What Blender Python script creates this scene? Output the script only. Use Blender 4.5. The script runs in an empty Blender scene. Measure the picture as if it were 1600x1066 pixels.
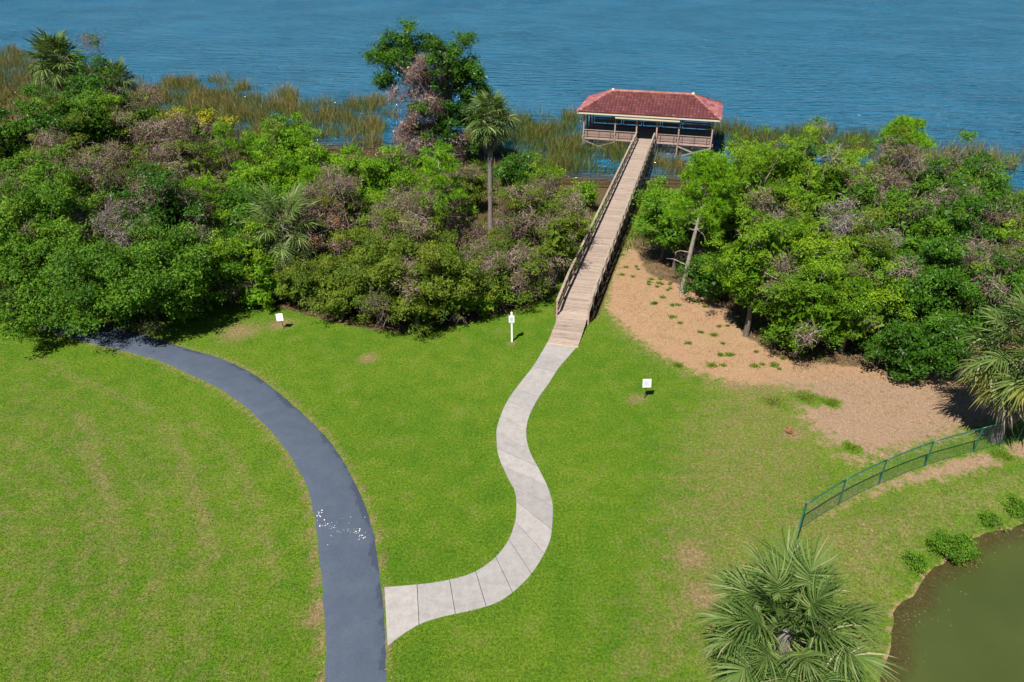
import bpy, math, random
import numpy as np
from mathutils import Vector, Matrix

R = math.radians
scene = bpy.context.scene
COL = scene.collection

# ------------------------------------------------------------------ camera, sky, sun, exposure
cam_data = bpy.data.cameras.new('camera')
cam_data.sensor_width = 36.0
cam_data.lens = 25.2
cam_data.clip_start = 0.5
cam_data.clip_end = 9000.0
cam = bpy.data.objects.new('camera', cam_data)
COL.objects.link(cam)
cam.location = (0.0, 0.0, 22.0)
cam.rotation_euler = (R(60.0), 0.0, 0.0)
scene.camera = cam

SUN_EL = 56.0
SHADOW_AZ = 31.0            # compass direction in which shadows fall, from +Y towards +X
world = bpy.data.worlds.new('World')
scene.world = world
world.use_nodes = True
wn = world.node_tree
wn.nodes.clear()
sky = wn.nodes.new('ShaderNodeTexSky')
sky.sky_type = 'NISHITA'
sky.sun_disc = False
sky.sun_elevation = R(SUN_EL)
sky.sun_rotation = R(180.0 + SHADOW_AZ)
sky.air_density = 0.8
sky.dust_density = 0.0
sky.ozone_density = 3.5
bg = wn.nodes.new('ShaderNodeBackground')
bg.inputs['Strength'].default_value = 0.05
wo = wn.nodes.new('ShaderNodeOutputWorld')
wn.links.new(sky.outputs[0], bg.inputs['Color'])
wn.links.new(bg.outputs[0], wo.inputs['Surface'])

sun_data = bpy.data.lights.new('sun', 'SUN')
sun_data.energy = 5.0
sun_data.angle = R(0.53)
sun_data.color = (1.0, 0.955, 0.89)
sun = bpy.data.objects.new('sun', sun_data)
COL.objects.link(sun)
sd = Vector((math.sin(R(SHADOW_AZ)) * math.cos(R(SUN_EL)), math.cos(R(SHADOW_AZ)) * math.cos(R(SUN_EL)), -math.sin(R(SUN_EL))))
sun.rotation_euler = sd.to_track_quat('-Z', 'Y').to_euler()
sun.location = (-30, -40, 60)

scene.view_settings.view_transform = 'Standard'
scene.view_settings.look = 'None'
scene.view_settings.exposure = 0.5
scene.view_settings.gamma = 1.0
scene.view_settings.use_curve_mapping = False
scene.render.engine = 'CYCLES'
scene.cycles.max_bounces = 6
scene.cycles.diffuse_bounces = 3
scene.cycles.transmission_bounces = 3

# ------------------------------------------------------------------ terrain heights
# <terrain>
LAKE_Z = -1.0
POND_Z = -0.55
SHORE = [(-400.0, 175.0), (-112.82, 140.31), (-85.45, 124.86), (-62.57, 105.72), (-39.56, 89.06), (-28.86, 84.96), (-15.02, 83.85),
         (-2.91, 80.66), (4.00, 72.88), (10.45, 71.19), (18.42, 71.81), (29.98, 72.88), (39.48, 71.81), (47.65, 67.80),
         (53.88, 64.14), (400.0, 40.0)]
POND = [(12.71, 15.53), (13.58, 16.50), (14.54, 18.32), (15.07, 18.82), (15.69, 19.09), (16.45, 20.01),
        (17.43, 20.67), (18.58, 21.25), (19.34, 21.96), (20.42, 22.48), (21.20, 22.59), (22.26, 22.97),
        (25.08, 23.84), (28.50, 23.84), (40.0, 22.0), (44.0, 12.0), (38.0, 3.0), (26.0, -2.0), (16.0, 2.0), (12.6, 9.0)]

def smooth(t):
    t = np.clip(t, 0.0, 1.0)
    return t * t * (3 - 2 * t)

def seg_dist(x, y, poly, closed):
    """distance of points to a polyline"""
    best = np.full(x.shape, 1e9)
    n = len(poly)
    for i in range(n if closed else n - 1):
        ax, ay = poly[i]
        bx, by = poly[(i + 1) % n]
        dx, dy = bx - ax, by - ay
        t = np.clip(((x - ax) * dx + (y - ay) * dy) / (dx * dx + dy * dy + 1e-9), 0, 1)
        best = np.minimum(best, np.hypot(x - ax - t * dx, y - ay - t * dy))
    return best

def inside(x, y, poly):
    c = np.zeros(x.shape, bool)
    n = len(poly)
    for i in range(n):
        ax, ay = poly[i]
        bx, by = poly[(i + 1) % n]
        if ay == by:
            continue
        c ^= ((ay > y) != (by > y)) & (x < (bx - ax) * (y - ay) / (by - ay) + ax)
    return c

def sdist(x, y, poly):
    """signed distance, positive inside"""
    d = seg_dist(x, y, poly, True)
    return np.where(inside(x, y, poly), d, -d)

def shore_gap(x, y):
    """metres of land left before the lake (negative over water)"""
    sx = np.array([p[0] for p in SHORE]); sy = np.array([p[1] for p in SHORE])
    o = np.argsort(sx)
    return np.interp(x, sx[o], sy[o]) - y

def terrain(x, y):
    g = shore_gap(x, y)
    z = np.where(g > 0, -1.0 * (1 - smooth(g / 29.0)), -1.0 + np.maximum(g, -14.0) * 0.13)
    z = z + np.where(g > 0, 0.0, -0.02)
    s = sdist(x, y, POND)
    zp = np.where(s < 0, -0.55 * (1 - smooth(-s / 2.6)), -0.55 - np.minimum(s, 4.0) * 0.3)
    return np.minimum(z, zp)
# </terrain>

# ------------------------------------------------------------------ helpers
def tag(o, label=None, cat=None, group=None, kind=None):
    if label: o['label'] = label
    if cat: o['category'] = cat
    if group: o['group'] = group
    if kind: o['kind'] = kind
    return o

def link(o, parent=None):
    COL.objects.link(o)
    if parent is not None:
        o.parent = parent
    return o

def empty(name, loc, rz=0.0):
    o = bpy.data.objects.new(name, None)
    o.empty_display_size = 0.3
    o.location = loc
    o.rotation_euler = (0, 0, rz)
    return link(o)

def ground_z(x, y):
    return float(terrain(np.array([x]), np.array([y]))[0])

class MB:
    """collects simple shapes and links them as ONE mesh object"""
    def __init__(s):
        s.v = []; s.f = []; s.t = []
    def add(s, verts, faces, tint=None):
        o = len(s.v)
        s.v += [tuple(p) for p in verts]
        s.f += [tuple(i + o for i in f) for f in faces]
        if tint is not None:
            s.t += [tint] * len(faces)
    def box(s, c, size, M=None, bev=0.0):
        hx, hy, hz = size[0] / 2, size[1] / 2, size[2] / 2
        pts = [Vector((c[0] + a * hx, c[1] + b * hy, c[2] + d * hz)) for a in (-1, 1) for b in (-1, 1) for d in (-1, 1)]
        if M is not None:
            pts = [M @ p for p in pts]
        s.add(pts, [(0, 1, 3, 2), (4, 6, 7, 5), (0, 4, 5, 1), (2, 3, 7, 6), (0, 2, 6, 4), (1, 5, 7, 3)])
    def beam(s, p0, p1, w, h, up=(0, 0, 1)):
        """rectangular bar from p0 to p1, w across and h along 'up'"""
        p0 = Vector(p0); p1 = Vector(p1)
        d = (p1 - p0).normalized()
        side = d.cross(Vector(up))
        if side.length < 1e-4:
            side = d.cross(Vector((1, 0, 0)))
        side.normalize()
        u = side.cross(d).normalized()
        pts = [p + side * (a * w / 2) + u * (b * h / 2) for p in (p0, p1) for a, b in ((-1, -1), (1, -1), (1, 1), (-1, 1))]
        s.add(pts, [(3, 2, 1, 0), (4, 5, 6, 7), (0, 1, 5, 4), (1, 2, 6, 5), (2, 3, 7, 6), (3, 0, 4, 7)])
    def tube(s, pts, rad, n=6, cap=True):
        pts = [Vector(p) for p in pts]
        rings = []
        for i, p in enumerate(pts):
            d = (pts[min(i + 1, len(pts) - 1)] - pts[max(i - 1, 0)]).normalized()
            a = d.cross(Vector((0.31, 0.95, 0.07)))
            if a.length < 1e-3: a = d.cross(Vector((1, 0, 0)))
            a.normalize(); b = d.cross(a)
            rings.append([p + (a * math.cos(2 * math.pi * k / n) + b * math.sin(2 * math.pi * k / n)) * rad[i] for k in range(n)])
        vs = [q for r in rings for q in r]
        fs = []
        for i in range(len(pts) - 1):
            for k in range(n):
                fs.append((i * n + k, i * n + (k + 1) % n, (i + 1) * n + (k + 1) % n, (i + 1) * n + k))
        if cap:
            fs.append(tuple(range(n - 1, -1, -1)))
            fs.append(tuple((len(pts) - 1) * n + k for k in range(n)))
        s.add(vs, fs)
    def mesh(s, name, mat=None, smooth_shade=False):
        me = bpy.data.meshes.new(name)
        me.from_pydata(s.v, [], s.f)
        if s.t:
            a = me.attributes.new('tint', 'FLOAT', 'FACE')
            a.data.foreach_set('value', np.array(s.t, np.float32))
        if smooth_shade:
            me.polygons.foreach_set('use_smooth', [True] * len(me.polygons))
        if mat: me.materials.append(mat)
        me.update()
        return me
    def build(s, name, mat, parent=None, smooth_shade=False):
        return link(bpy.data.objects.new(name, s.mesh(name, mat, smooth_shade)), parent)

def poly_mesh(name, verts, k, tint, mat):
    """fast mesh of separate k-gons; verts (n,k,3), tint (n,)"""
    n = verts.shape[0]
    me = bpy.data.meshes.new(name)
    me.vertices.add(n * k)
    me.vertices.foreach_set('co', verts.astype(np.float32).ravel())
    me.loops.add(n * k)
    me.loops.foreach_set('vertex_index', np.arange(n * k, dtype=np.int32))
    me.polygons.add(n)
    me.polygons.foreach_set('loop_start', np.arange(0, n * k, k, dtype=np.int32))
    a = me.attributes.new('tint', 'FLOAT', 'FACE')
    a.data.foreach_set('value', tint.astype(np.float32))
    me.materials.append(mat)
    me.update(calc_edges=True)
    return me

# ------------------------------------------------------------------ materials
def new_mat(name):
    m = bpy.data.materials.new(name)
    m.use_nodes = True
    nt = m.node_tree
    nt.nodes.clear()
    out = nt.nodes.new('ShaderNodeOutputMaterial')
    return m, nt, out

def nd(nt, typ, **kw):
    n = nt.nodes.new(typ)
    for k, v in kw.items():
        if k.startswith('i_'):
            key = k[2:]
            key = int(key) if key.isdigit() else key.replace('_', ' ')
            n.inputs[key].default_value = v
        else:
            setattr(n, k, v)
    return n

def ramp(nt, src, stops, interp='LINEAR'):
    r = nt.nodes.new('ShaderNodeValToRGB')
    cr = r.color_ramp
    cr.interpolation = interp
    while len(cr.elements) < len(stops):
        cr.elements.new(0.5)
    for e, (p, c) in zip(cr.elements, stops):
        e.position = p
        e.color = (c[0], c[1], c[2], 1) if not isinstance(c, (int, float)) else (c, c, c, 1)
    nt.links.new(src, r.inputs[0])
    return r.outputs[0]

def noise(nt, scale, detail=4, rough=0.55, vec=None, dist=0.0):
    n = nd(nt, 'ShaderNodeTexNoise', i_Scale=scale, i_Detail=detail, i_Roughness=rough, i_Distortion=dist)
    if vec is not None:
        nt.links.new(vec, n.inputs['Vector'])
    return n.outputs['Fac']

def mixc(nt, fac, a, b, mode='MIX'):
    m = nt.nodes.new('ShaderNodeMix')
    m.data_type = 'RGBA'; m.blend_type = mode
    for val, sock in ((fac, m.inputs[0]), (a, m.inputs[6]), (b, m.inputs[7])):
        if isinstance(val, (int, float)): sock.default_value = val
        elif isinstance(val, tuple): sock.default_value = (val[0], val[1], val[2], 1)
        else: nt.links.new(val, sock)
    return m.outputs[2]

def math_(nt, op, a, b=None, c=None):
    m = nt.nodes.new('ShaderNodeMath'); m.operation = op
    for i, v in enumerate((a, b, c)):
        if v is None: continue
        if isinstance(v, (int, float)): m.inputs[i].default_value = v
        else: nt.links.new(v, m.inputs[i])
    return m.outputs[0]

def bump(nt, height, strength, dist):
    b = nd(nt, 'ShaderNodeBump', i_Strength=strength, i_Distance=dist)
    nt.links.new(height, b.inputs['Height'])
    return b.outputs['Normal']

def principled(nt, out, col, rough=0.8, spec=0.3, normal=None):
    p = nt.nodes.new('ShaderNodeBsdfPrincipled')
    if isinstance(col, tuple): p.inputs['Base Color'].default_value = (*col, 1)
    else: nt.links.new(col, p.inputs['Base Color'])
    if isinstance(rough, (int, float)): p.inputs['Roughness'].default_value = rough
    else: nt.links.new(rough, p.inputs['Roughness'])
    p.inputs['Specular IOR Level'].default_value = spec
    if normal is not None: nt.links.new(normal, p.inputs['Normal'])
    nt.links.new(p.outputs[0], out.inputs['Surface'])
    return p

def position(nt):
    return nt.nodes.new('ShaderNodeNewGeometry').outputs['Position']

def attr(nt, name, out='Fac'):
    a = nt.nodes.new('ShaderNodeAttribute'); a.attribute_name = name
    return a.outputs[out]

def sep(nt, col):
    s = nt.nodes.new('ShaderNodeSeparateColor'); nt.links.new(col, s.inputs[0])
    return s.outputs

def leaf_mat(name, stops, rough=0.55, trans=0.18, spec=0.2):
    m, nt, out = new_mat(name)
    c = ramp(nt, attr(nt, 'tint'), stops)
    p = nt.nodes.new('ShaderNodeBsdfPrincipled')
    nt.links.new(c, p.inputs['Base Color'])
    p.inputs['Roughness'].default_value = rough
    p.inputs['Specular IOR Level'].default_value = spec
    t = nt.nodes.new('ShaderNodeBsdfTranslucent')
    warm = mixc(nt, 1.0, c, (1.15, 1.1, 0.5), 'MULTIPLY')
    nt.links.new(warm, t.inputs['Color'])
    mx = nt.nodes.new('ShaderNodeMixShader')
    mx.inputs[0].default_value = trans
    nt.links.new(p.outputs[0], mx.inputs[1]); nt.links.new(t.outputs[0], mx.inputs[2])
    nt.links.new(mx.outputs[0], out.inputs['Surface'])
    return m

def grass_colour(nt, pos):
    """patchy lawn greens, shared by the turf and the blades on it"""
    big = noise(nt, 0.11, 5, 0.6, pos)
    mid = noise(nt, 0.8, 5, 0.65, pos)
    c1 = ramp(nt, big, [(0.3, (0.069, 0.182, 0.008)), (0.5, (0.114, 0.219, 0.012)), (0.7, (0.170, 0.257, 0.022))])
    c2 = ramp(nt, mid, [(0.32, (0.065, 0.165, 0.010)), (0.55, (0.137, 0.219, 0.016)), (0.72, (0.235, 0.240, 0.066))])
    c = mixc(nt, 0.5, c1, c2)
    m = attr(nt, 'mask', 'Color')
    r, g, b = sep(nt, m)[:3]
    # thin, yellowed turf
    n2 = noise(nt, 1.7, 6, 0.7, pos)
    dry = math_(nt, 'ADD', g, math_(nt, 'MULTIPLY', math_(nt, 'SUBTRACT', n2, 0.5), 1.3))
    dryf = ramp(nt, dry, [(0.25, 0.0), (0.95, 1.0)])
    c = mixc(nt, dryf, c, ramp(nt, noise(nt, 5.0, 4, 0.6, pos), [(0.35, (0.20, 0.175, 0.055)), (0.65, (0.33, 0.235, 0.125))]))
    return c, r, b

M = {}
def make_materials():
    # ground: turf, pine straw, dry soil, leaf litter with the painted boardwalk shade
    m, nt, out = new_mat('ground')
    pos = position(nt)
    c, straw, litter = grass_colour(nt, pos)
    fine = noise(nt, 9.0, 6, 0.75, pos)
    c = mixc(nt, 0.85, c, ramp(nt, fine, [(0.30, 0.25), (0.5, 0.88), (0.70, 1.55)]), 'MULTIPLY')
    brk = noise(nt, 2.2, 7, 0.75, pos)
    sf = math_(nt, 'ADD', straw, math_(nt, 'MULTIPLY', math_(nt, 'SUBTRACT', brk, 0.5), 1.5))
    sf = ramp(nt, sf, [(0.38, 0.0), (0.62, 1.0)])
    st = nd(nt, 'ShaderNodeMapping'); st.inputs['Scale'].default_value = (1.0, 2.4, 1.0)
    nt.links.new(pos, st.inputs['Vector'])
    sc = ramp(nt, noise(nt, 9.0, 8, 0.8, st.outputs[0], 0.6), [(0.30, (0.121, 0.062, 0.030)), (0.42, (0.335, 0.200, 0.103)), (0.56, (0.465, 0.305, 0.172)), (0.72, (0.614, 0.470, 0.310))])
    sc = mixc(nt, ramp(nt, noise(nt, 0.35, 3, 0.5, pos), [(0.4, 0.0), (0.75, 0.5)]), sc, (0.42, 0.24, 0.15))
    soil = ramp(nt, noise(nt, 7.0, 7, 0.8, pos), [(0.3, (0.20, 0.135, 0.085)), (0.5, (0.33, 0.225, 0.150)), (0.7, (0.46, 0.34, 0.24))])
    sc = mixc(nt, attr(nt, 'soil'), sc, soil)
    c = mixc(nt, sf, c, sc)
    lf = math_(nt, 'ADD', litter, math_(nt, 'MULTIPLY', math_(nt, 'SUBTRACT', brk, 0.5), 0.7))
    lf = ramp(nt, lf, [(0.40, 0.0), (0.58, 1.0)])
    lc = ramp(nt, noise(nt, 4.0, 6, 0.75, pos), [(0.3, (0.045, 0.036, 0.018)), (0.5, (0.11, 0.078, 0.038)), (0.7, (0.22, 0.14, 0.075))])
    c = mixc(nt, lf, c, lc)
    h = math_(nt, 'ADD', fine, math_(nt, 'MULTIPLY', noise(nt, 24.0, 4, 0.7, pos), 0.5))
    principled(nt, out, c, 0.9, 0.12, bump(nt, h, 0.75, 0.10))
    M['ground'] = m

    m, nt, out = new_mat('grass_blades')
    c, _, _ = grass_colour(nt, position(nt))
    c = mixc(nt, 1.0, c, ramp(nt, attr(nt, 'tint'), [(0.0, (0.75, 0.8, 0.7)), (0.6, (1.25, 1.2, 1.0)), (1.0, (1.9, 1.55, 1.7))]), 'MULTIPLY')
    p = nt.nodes.new('ShaderNodeBsdfPrincipled'); nt.links.new(c, p.inputs['Base Color'])
    p.inputs['Roughness'].default_value = 0.6; p.inputs['Specular IOR Level'].default_value = 0.2
    t = nt.nodes.new('ShaderNodeBsdfTranslucent'); nt.links.new(c, t.inputs['Color'])
    mx = nt.nodes.new('ShaderNodeMixShader'); mx.inputs[0].default_value = 0.4
    nt.links.new(p.outputs[0], mx.inputs[1]); nt.links.new(t.outputs[0], mx.inputs[2]); nt.links.new(mx.outputs[0], out.inputs['Surface'])
    M['blades'] = m

    # lake
    m, nt, out = new_mat('lake_water')
    pos = position(nt)
    mp = nd(nt, 'ShaderNodeMapping'); mp.inputs['Scale'].default_value = (0.26, 1.0, 1.0); mp.inputs['Rotation'].default_value = (0, 0, R(5))
    nt.links.new(pos, mp.inputs['Vector'])
    w1 = noise(nt, 0.70, 2, 0.5, mp.outputs[0], 0.25)
    w2 = noise(nt, 1.9, 3, 0.55, mp.outputs[0], 0.5)
    w3 = noise(nt, 0.05, 3, 0.5, pos)
    hgt = math_(nt, 'ADD', math_(nt, 'MULTIPLY', w1, 1.0), math_(nt, 'MULTIPLY', w2, 0.50))
    hgt = math_(nt, 'MULTIPLY', hgt, ramp(nt, w3, [(0.35, 0.7), (0.65, 1.15)]))
    deep = ramp(nt, noise(nt, 0.03, 3, 0.5, pos), [(0.35, (0.009, 0.116, 0.218)), (0.65, (0.013, 0.134, 0.248))])
    shal = attr(nt, 'shallow')
    c = mixc(nt, ramp(nt, shal, [(0.0, 0.0), (1.0, 1.0)]), deep, (0.095, 0.060, 0.026))
    nrm = bump(nt, hgt, 1.0, 2.6)
    body = nt.nodes.new('ShaderNodeBsdfDiffuse'); nt.links.new(c, body.inputs['Color'])
    gl = nt.nodes.new('ShaderNodeBsdfGlossy'); gl.inputs['Roughness'].default_value = 0.07; gl.inputs['Color'].default_value = (0.80, 0.92, 1.0, 1)
    nt.links.new(nrm, gl.inputs['Normal']); nt.links.new(nrm, body.inputs['Normal'])
    fr = nt.nodes.new('ShaderNodeFresnel'); fr.inputs['IOR'].default_value = 1.33; nt.links.new(nrm, fr.inputs['Normal'])
    mx = nt.nodes.new('ShaderNodeMixShader')
    nt.links.new(math_(nt, 'MULTIPLY', fr.outputs[0], 0.85), mx.inputs[0])
    nt.links.new(body.outputs[0], mx.inputs[1]); nt.links.new(gl.outputs[0], mx.inputs[2]); nt.links.new(mx.outputs[0], out.inputs['Surface'])
    M['lake'] = m

    # pond
    m, nt, out = new_mat('pond_water')
    pos = position(nt)
    shal = attr(nt, 'shallow')
    e = math_(nt, 'ADD', shal, math_(nt, 'MULTIPLY', math_(nt, 'SUBTRACT', noise(nt, 1.6, 5, 0.65, pos), 0.5), 0.8))
    green = ramp(nt, noise(nt, 0.25, 3, 0.5, pos), [(0.35, (0.052, 0.070, 0.018)), (0.65, (0.066, 0.083, 0.023))])
    brown = ramp(nt, noise(nt, 7.0, 6, 0.8, pos), [(0.35, (0.036, 0.027, 0.010)), (0.55, (0.068, 0.053, 0.018)), (0.75, (0.120, 0.088, 0.036))])
    c = mixc(nt, ramp(nt, e, [(0.40, 0.0), (1.0, 0.9)]), green, brown)
    p = principled(nt, out, c, 0.06, 0.5, bump(nt, noise(nt, 1.5, 2, 0.5, pos), 0.08, 0.1))
    p.inputs['IOR'].default_value = 1.33
    M['pond'] = m

    # asphalt
    m, nt, out = new_mat('asphalt')
    pos = position(nt)
    c = ramp(nt, noise(nt, 0.9, 7, 0.75, pos), [(0.28, (0.058, 0.076, 0.108)), (0.5, (0.070, 0.090, 0.126)), (0.74, (0.088, 0.108, 0.143))])
    c = mixc(nt, 0.5, c, ramp(nt, noise(nt, 16.0, 8, 0.9, pos), [(0.3, 0.45), (0.5, 1.0), (0.72, 1.7)]), 'MULTIPLY')
    edge = attr(nt, 'tint')
    ef = math_(nt, 'ADD', edge, math_(nt, 'MULTIPLY', math_(nt, 'SUBTRACT', noise(nt, 0.55, 6, 0.75, pos), 0.5), 2.6))
    c = mixc(nt, ramp(nt, ef, [(0.82, 0.0), (0.9, 0.6)]), c, (0.034, 0.046, 0.070))
    principled(nt, out, c, 0.72, 0.4, bump(nt, noise(nt, 45, 4, 0.7, pos), 0.4, 0.015))
    M['asphalt'] = m

    # concrete
    m, nt, out = new_mat('concrete')
    pos = position(nt)
    oi = nt.nodes.new('ShaderNodeObjectInfo')
    c = ramp(nt, noise(nt, 2.6, 8, 0.8, pos), [(0.25, (0.258, 0.239, 0.226)), (0.5, (0.353, 0.331, 0.313)), (0.75, (0.430, 0.409, 0.387))])
    c = mixc(nt, 0.6, c, ramp(nt, noise(nt, 26.0, 6, 0.8, pos), [(0.28, 0.5), (0.5, 1.0), (0.75, 1.35)]), 'MULTIPLY')
    c = mixc(nt, 1.0, c, ramp(nt, oi.outputs['Random'], [(0.0, (0.86, 0.86, 0.87)), (1.0, (1.08, 1.07, 1.05))]), 'MULTIPLY')
    principled(nt, out, c, 0.88, 0.2, bump(nt, noise(nt, 50, 4, 0.7, pos), 0.3, 0.01))
    M['concrete'] = m

    def wood(name, a, b, c_, stain, scale=(1, 1, 1)):
        m, nt, out = new_mat(name)
        tc = nt.nodes.new('ShaderNodeTexCoord')
        oi = nt.nodes.new('ShaderNodeObjectInfo')
        mp = nd(nt, 'ShaderNodeMapping'); mp.inputs['Scale'].default_value = scale
        nt.links.new(position(nt), mp.inputs['Vector'])
        g = noise(nt, 6.0, 6, 0.7, mp.outputs[0], 0.3)
        c = ramp(nt, g, [(0.28, a), (0.5, b), (0.75, c_)])
        s = noise(nt, 1.3, 6, 0.75, mp.outputs[0])
        c = mixc(nt, ramp(nt, s, [(0.54, 0.0), (0.70, 0.8)]), c, stain)
        c = mixc(nt, 1.0, c, ramp(nt, oi.outputs['Random'], [(0.0, 0.80), (0.5, 1.0), (1.0, 1.12)]), 'MULTIPLY')
        principled(nt, out, c, 0.85, 0.2, bump(nt, g, 0.4, 0.02))
        M[name] = m
    wood('deck_wood', (0.262, 0.201, 0.160), (0.378, 0.294, 0.235), (0.466, 0.376, 0.310), (0.145, 0.108, 0.090), (0.6, 3.5, 1))
    wood('rail_wood', (0.22, 0.175, 0.13), (0.35, 0.285, 0.215), (0.48, 0.40, 0.31), (0.16, 0.125, 0.095))
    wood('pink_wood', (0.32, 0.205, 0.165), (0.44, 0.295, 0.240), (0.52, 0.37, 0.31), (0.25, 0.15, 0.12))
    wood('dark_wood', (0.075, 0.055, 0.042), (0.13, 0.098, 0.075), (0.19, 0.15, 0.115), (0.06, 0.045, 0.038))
    wood('yellow_board', (0.50, 0.40, 0.17), (0.62, 0.50, 0.24), (0.70, 0.58, 0.32), (0.45, 0.33, 0.16))
    wood('bark', (0.070, 0.055, 0.045), (0.15, 0.125, 0.105), (0.25, 0.215, 0.185), (0.09, 0.075, 0.06), (1, 1, 0.4))
    wood('pale_bark', (0.16, 0.135, 0.11), (0.30, 0.26, 0.22), (0.42, 0.37, 0.32), (0.14, 0.115, 0.095), (1, 1, 0.4))
    wood('palm_bark', (0.10, 0.085, 0.075), (0.20, 0.175, 0.155), (0.30, 0.27, 0.25), (0.09, 0.075, 0.062), (1, 1, 5.0))

    # roof tiles
    m, nt, out = new_mat('roof_tile')
    pos = position(nt)
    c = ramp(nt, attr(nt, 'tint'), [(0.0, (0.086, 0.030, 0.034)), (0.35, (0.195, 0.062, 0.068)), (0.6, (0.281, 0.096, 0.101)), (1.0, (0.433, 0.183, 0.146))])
    lich = noise(nt, 0.9, 6, 0.75, pos)
    zc = nt.nodes.new('ShaderNodeSeparateXYZ'); nt.links.new(pos, zc.inputs[0])
    hi = math_(nt, 'MULTIPLY', math_(nt, 'SUBTRACT', zc.outputs[2], 4.2), 0.22)
    lf = ramp(nt, math_(nt, 'ADD', lich, hi), [(0.66, 0.0), (0.85, 0.75)])
    c = mixc(nt, lf, c, (0.33, 0.145, 0.06))
    principled(nt, out, c, 0.7, 0.3, bump(nt, noise(nt, 20, 4, 0.6, pos), 0.2, 0.02))
    M['tile'] = m

    def plain(name, col, rough=0.6, spec=0.4, metal=0.0, vary=0.12):
        m, nt, out = new_mat(name)
        n = noise(nt, 7.0, 5, 0.7, position(nt))
        lo = tuple(x * (1 - vary) for x in col); hi_ = tuple(min(1, x * (1 + vary)) for x in col)
        p = principled(nt, out, ramp(nt, n, [(0.3, lo), (0.7, hi_)]), rough, spec)
        p.inputs['Metallic'].default_value = metal
        M[name] = m
    plain('cream_paint', (0.66, 0.58, 0.40))
    plain('white_paint', (0.86, 0.86, 0.84), 0.45)
    plain('grey_print', (0.52, 0.53, 0.66), 0.5)
    plain('stake_metal', (0.10, 0.10, 0.10), 0.5, 0.5, 0.3)
    plain('green_vinyl', (0.016, 0.115, 0.085), 0.4, 0.5)
    plain('wire', (0.045, 0.075, 0.062), 0.6, 0.3)
    plain('shell_white', (0.80, 0.78, 0.74), 0.6)
    plain('dry_litter', (0.34, 0.24, 0.13), 0.9, 0.1, 0.0, 0.3)
    plain('soil_bed', (0.10, 0.085, 0.065), 0.9, 0.1, 0.0, 0.3)
    plain('mortar', (0.55, 0.42, 0.34), 0.9, 0.1)

    w = (0.80, 0.78, 0.62)
    # foliage: ramps over a per-leaf tint; the last stop is the odd pale flower
    M['broad'] = leaf_mat('leaf_broad', [(0.0, (0.040, 0.103, 0.006)), (0.45, (0.077, 0.185, 0.008)), (0.9, (0.132, 0.256, 0.013)), (0.985, (0.161, 0.273, 0.014)), (0.999, w)])
    M['bright'] = leaf_mat('leaf_bright', [(0.0, (0.057, 0.156, 0.005)), (0.5, (0.116, 0.269, 0.006)), (1.0, (0.211, 0.351, 0.010))])
    M['lime'] = leaf_mat('leaf_lime', [(0.0, (0.068, 0.155, 0.005)), (0.5, (0.139, 0.263, 0.007)), (0.97, (0.243, 0.357, 0.012)), (0.999, w)])
    M['olive'] = leaf_mat('leaf_olive', [(0.0, (0.052, 0.097, 0.008)), (0.5, (0.112, 0.171, 0.011)), (0.95, (0.194, 0.234, 0.022)), (0.99, (0.265, 0.249, 0.039)), (0.998, w)])
    M['dark'] = leaf_mat('leaf_dark', [(0.0, (0.028, 0.082, 0.006)), (0.5, (0.050, 0.141, 0.008)), (1.0, (0.092, 0.204, 0.013))], 0.38)
    M['yellow'] = leaf_mat('leaf_yellow', [(0.0, (0.12, 0.16, 0.012)), (0.5, (0.26, 0.27, 0.012)), (1.0, (0.46, 0.38, 0.014))])
    M['needle'] = leaf_mat('needle', [(0.0, (0.071, 0.205, 0.008)), (0.5, (0.151, 0.339, 0.009)), (1.0, (0.292, 0.473, 0.013))], 0.5)
    M['palm'] = leaf_mat('palm_leaf', [(0.0, (0.050, 0.100, 0.018)), (0.5, (0.110, 0.180, 0.037)), (0.85, (0.190, 0.252, 0.075)), (1.0, (0.300, 0.323, 0.149))], 0.6, 0.22, 0.2)
    M['palm_yellow'] = leaf_mat('palm_leaf_yellow', [(0.0, (0.10, 0.13, 0.02)), (0.5, (0.21, 0.23, 0.04)), (1.0, (0.36, 0.31, 0.10))], 0.4, 0.2, 0.4)
    M['palm_dead'] = leaf_mat('palm_leaf_dead', [(0.0, (0.10, 0.075, 0.055)), (0.5, (0.24, 0.20, 0.165)), (1.0, (0.42, 0.38, 0.33))], 0.8, 0.1, 0.1)
    M['vine'] = leaf_mat('dead_vine', [(0.0, (0.113, 0.071, 0.066)), (0.5, (0.261, 0.176, 0.159)), (1.0, (0.493, 0.367, 0.322))], 0.9, 0.1, 0.1)
    M['vine_grey'] = leaf_mat('dead_vine_grey', [(0.0, (0.130, 0.104, 0.101)), (0.5, (0.286, 0.227, 0.221)), (1.0, (0.494, 0.429, 0.410))], 0.9, 0.1, 0.1)
    M['vine_red'] = leaf_mat('dead_leaf_red', [(0.0, (0.13, 0.045, 0.030)), (0.5, (0.28, 0.090, 0.052)), (1.0, (0.38, 0.18, 0.10))], 0.9, 0.1, 0.1)
    M['dead_leaf'] = leaf_mat('dead_leaf', [(0.0, (0.154, 0.105, 0.083)), (0.5, (0.297, 0.215, 0.171)), (1.0, (0.440, 0.341, 0.275))], 0.9, 0.15, 0.1)
    M['straw'] = leaf_mat('straw', [(0.0, (0.12, 0.065, 0.03)), (0.5, (0.44, 0.28, 0.15)), (1.0, (0.62, 0.45, 0.28))], 0.9, 0.05, 0.1)
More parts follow.
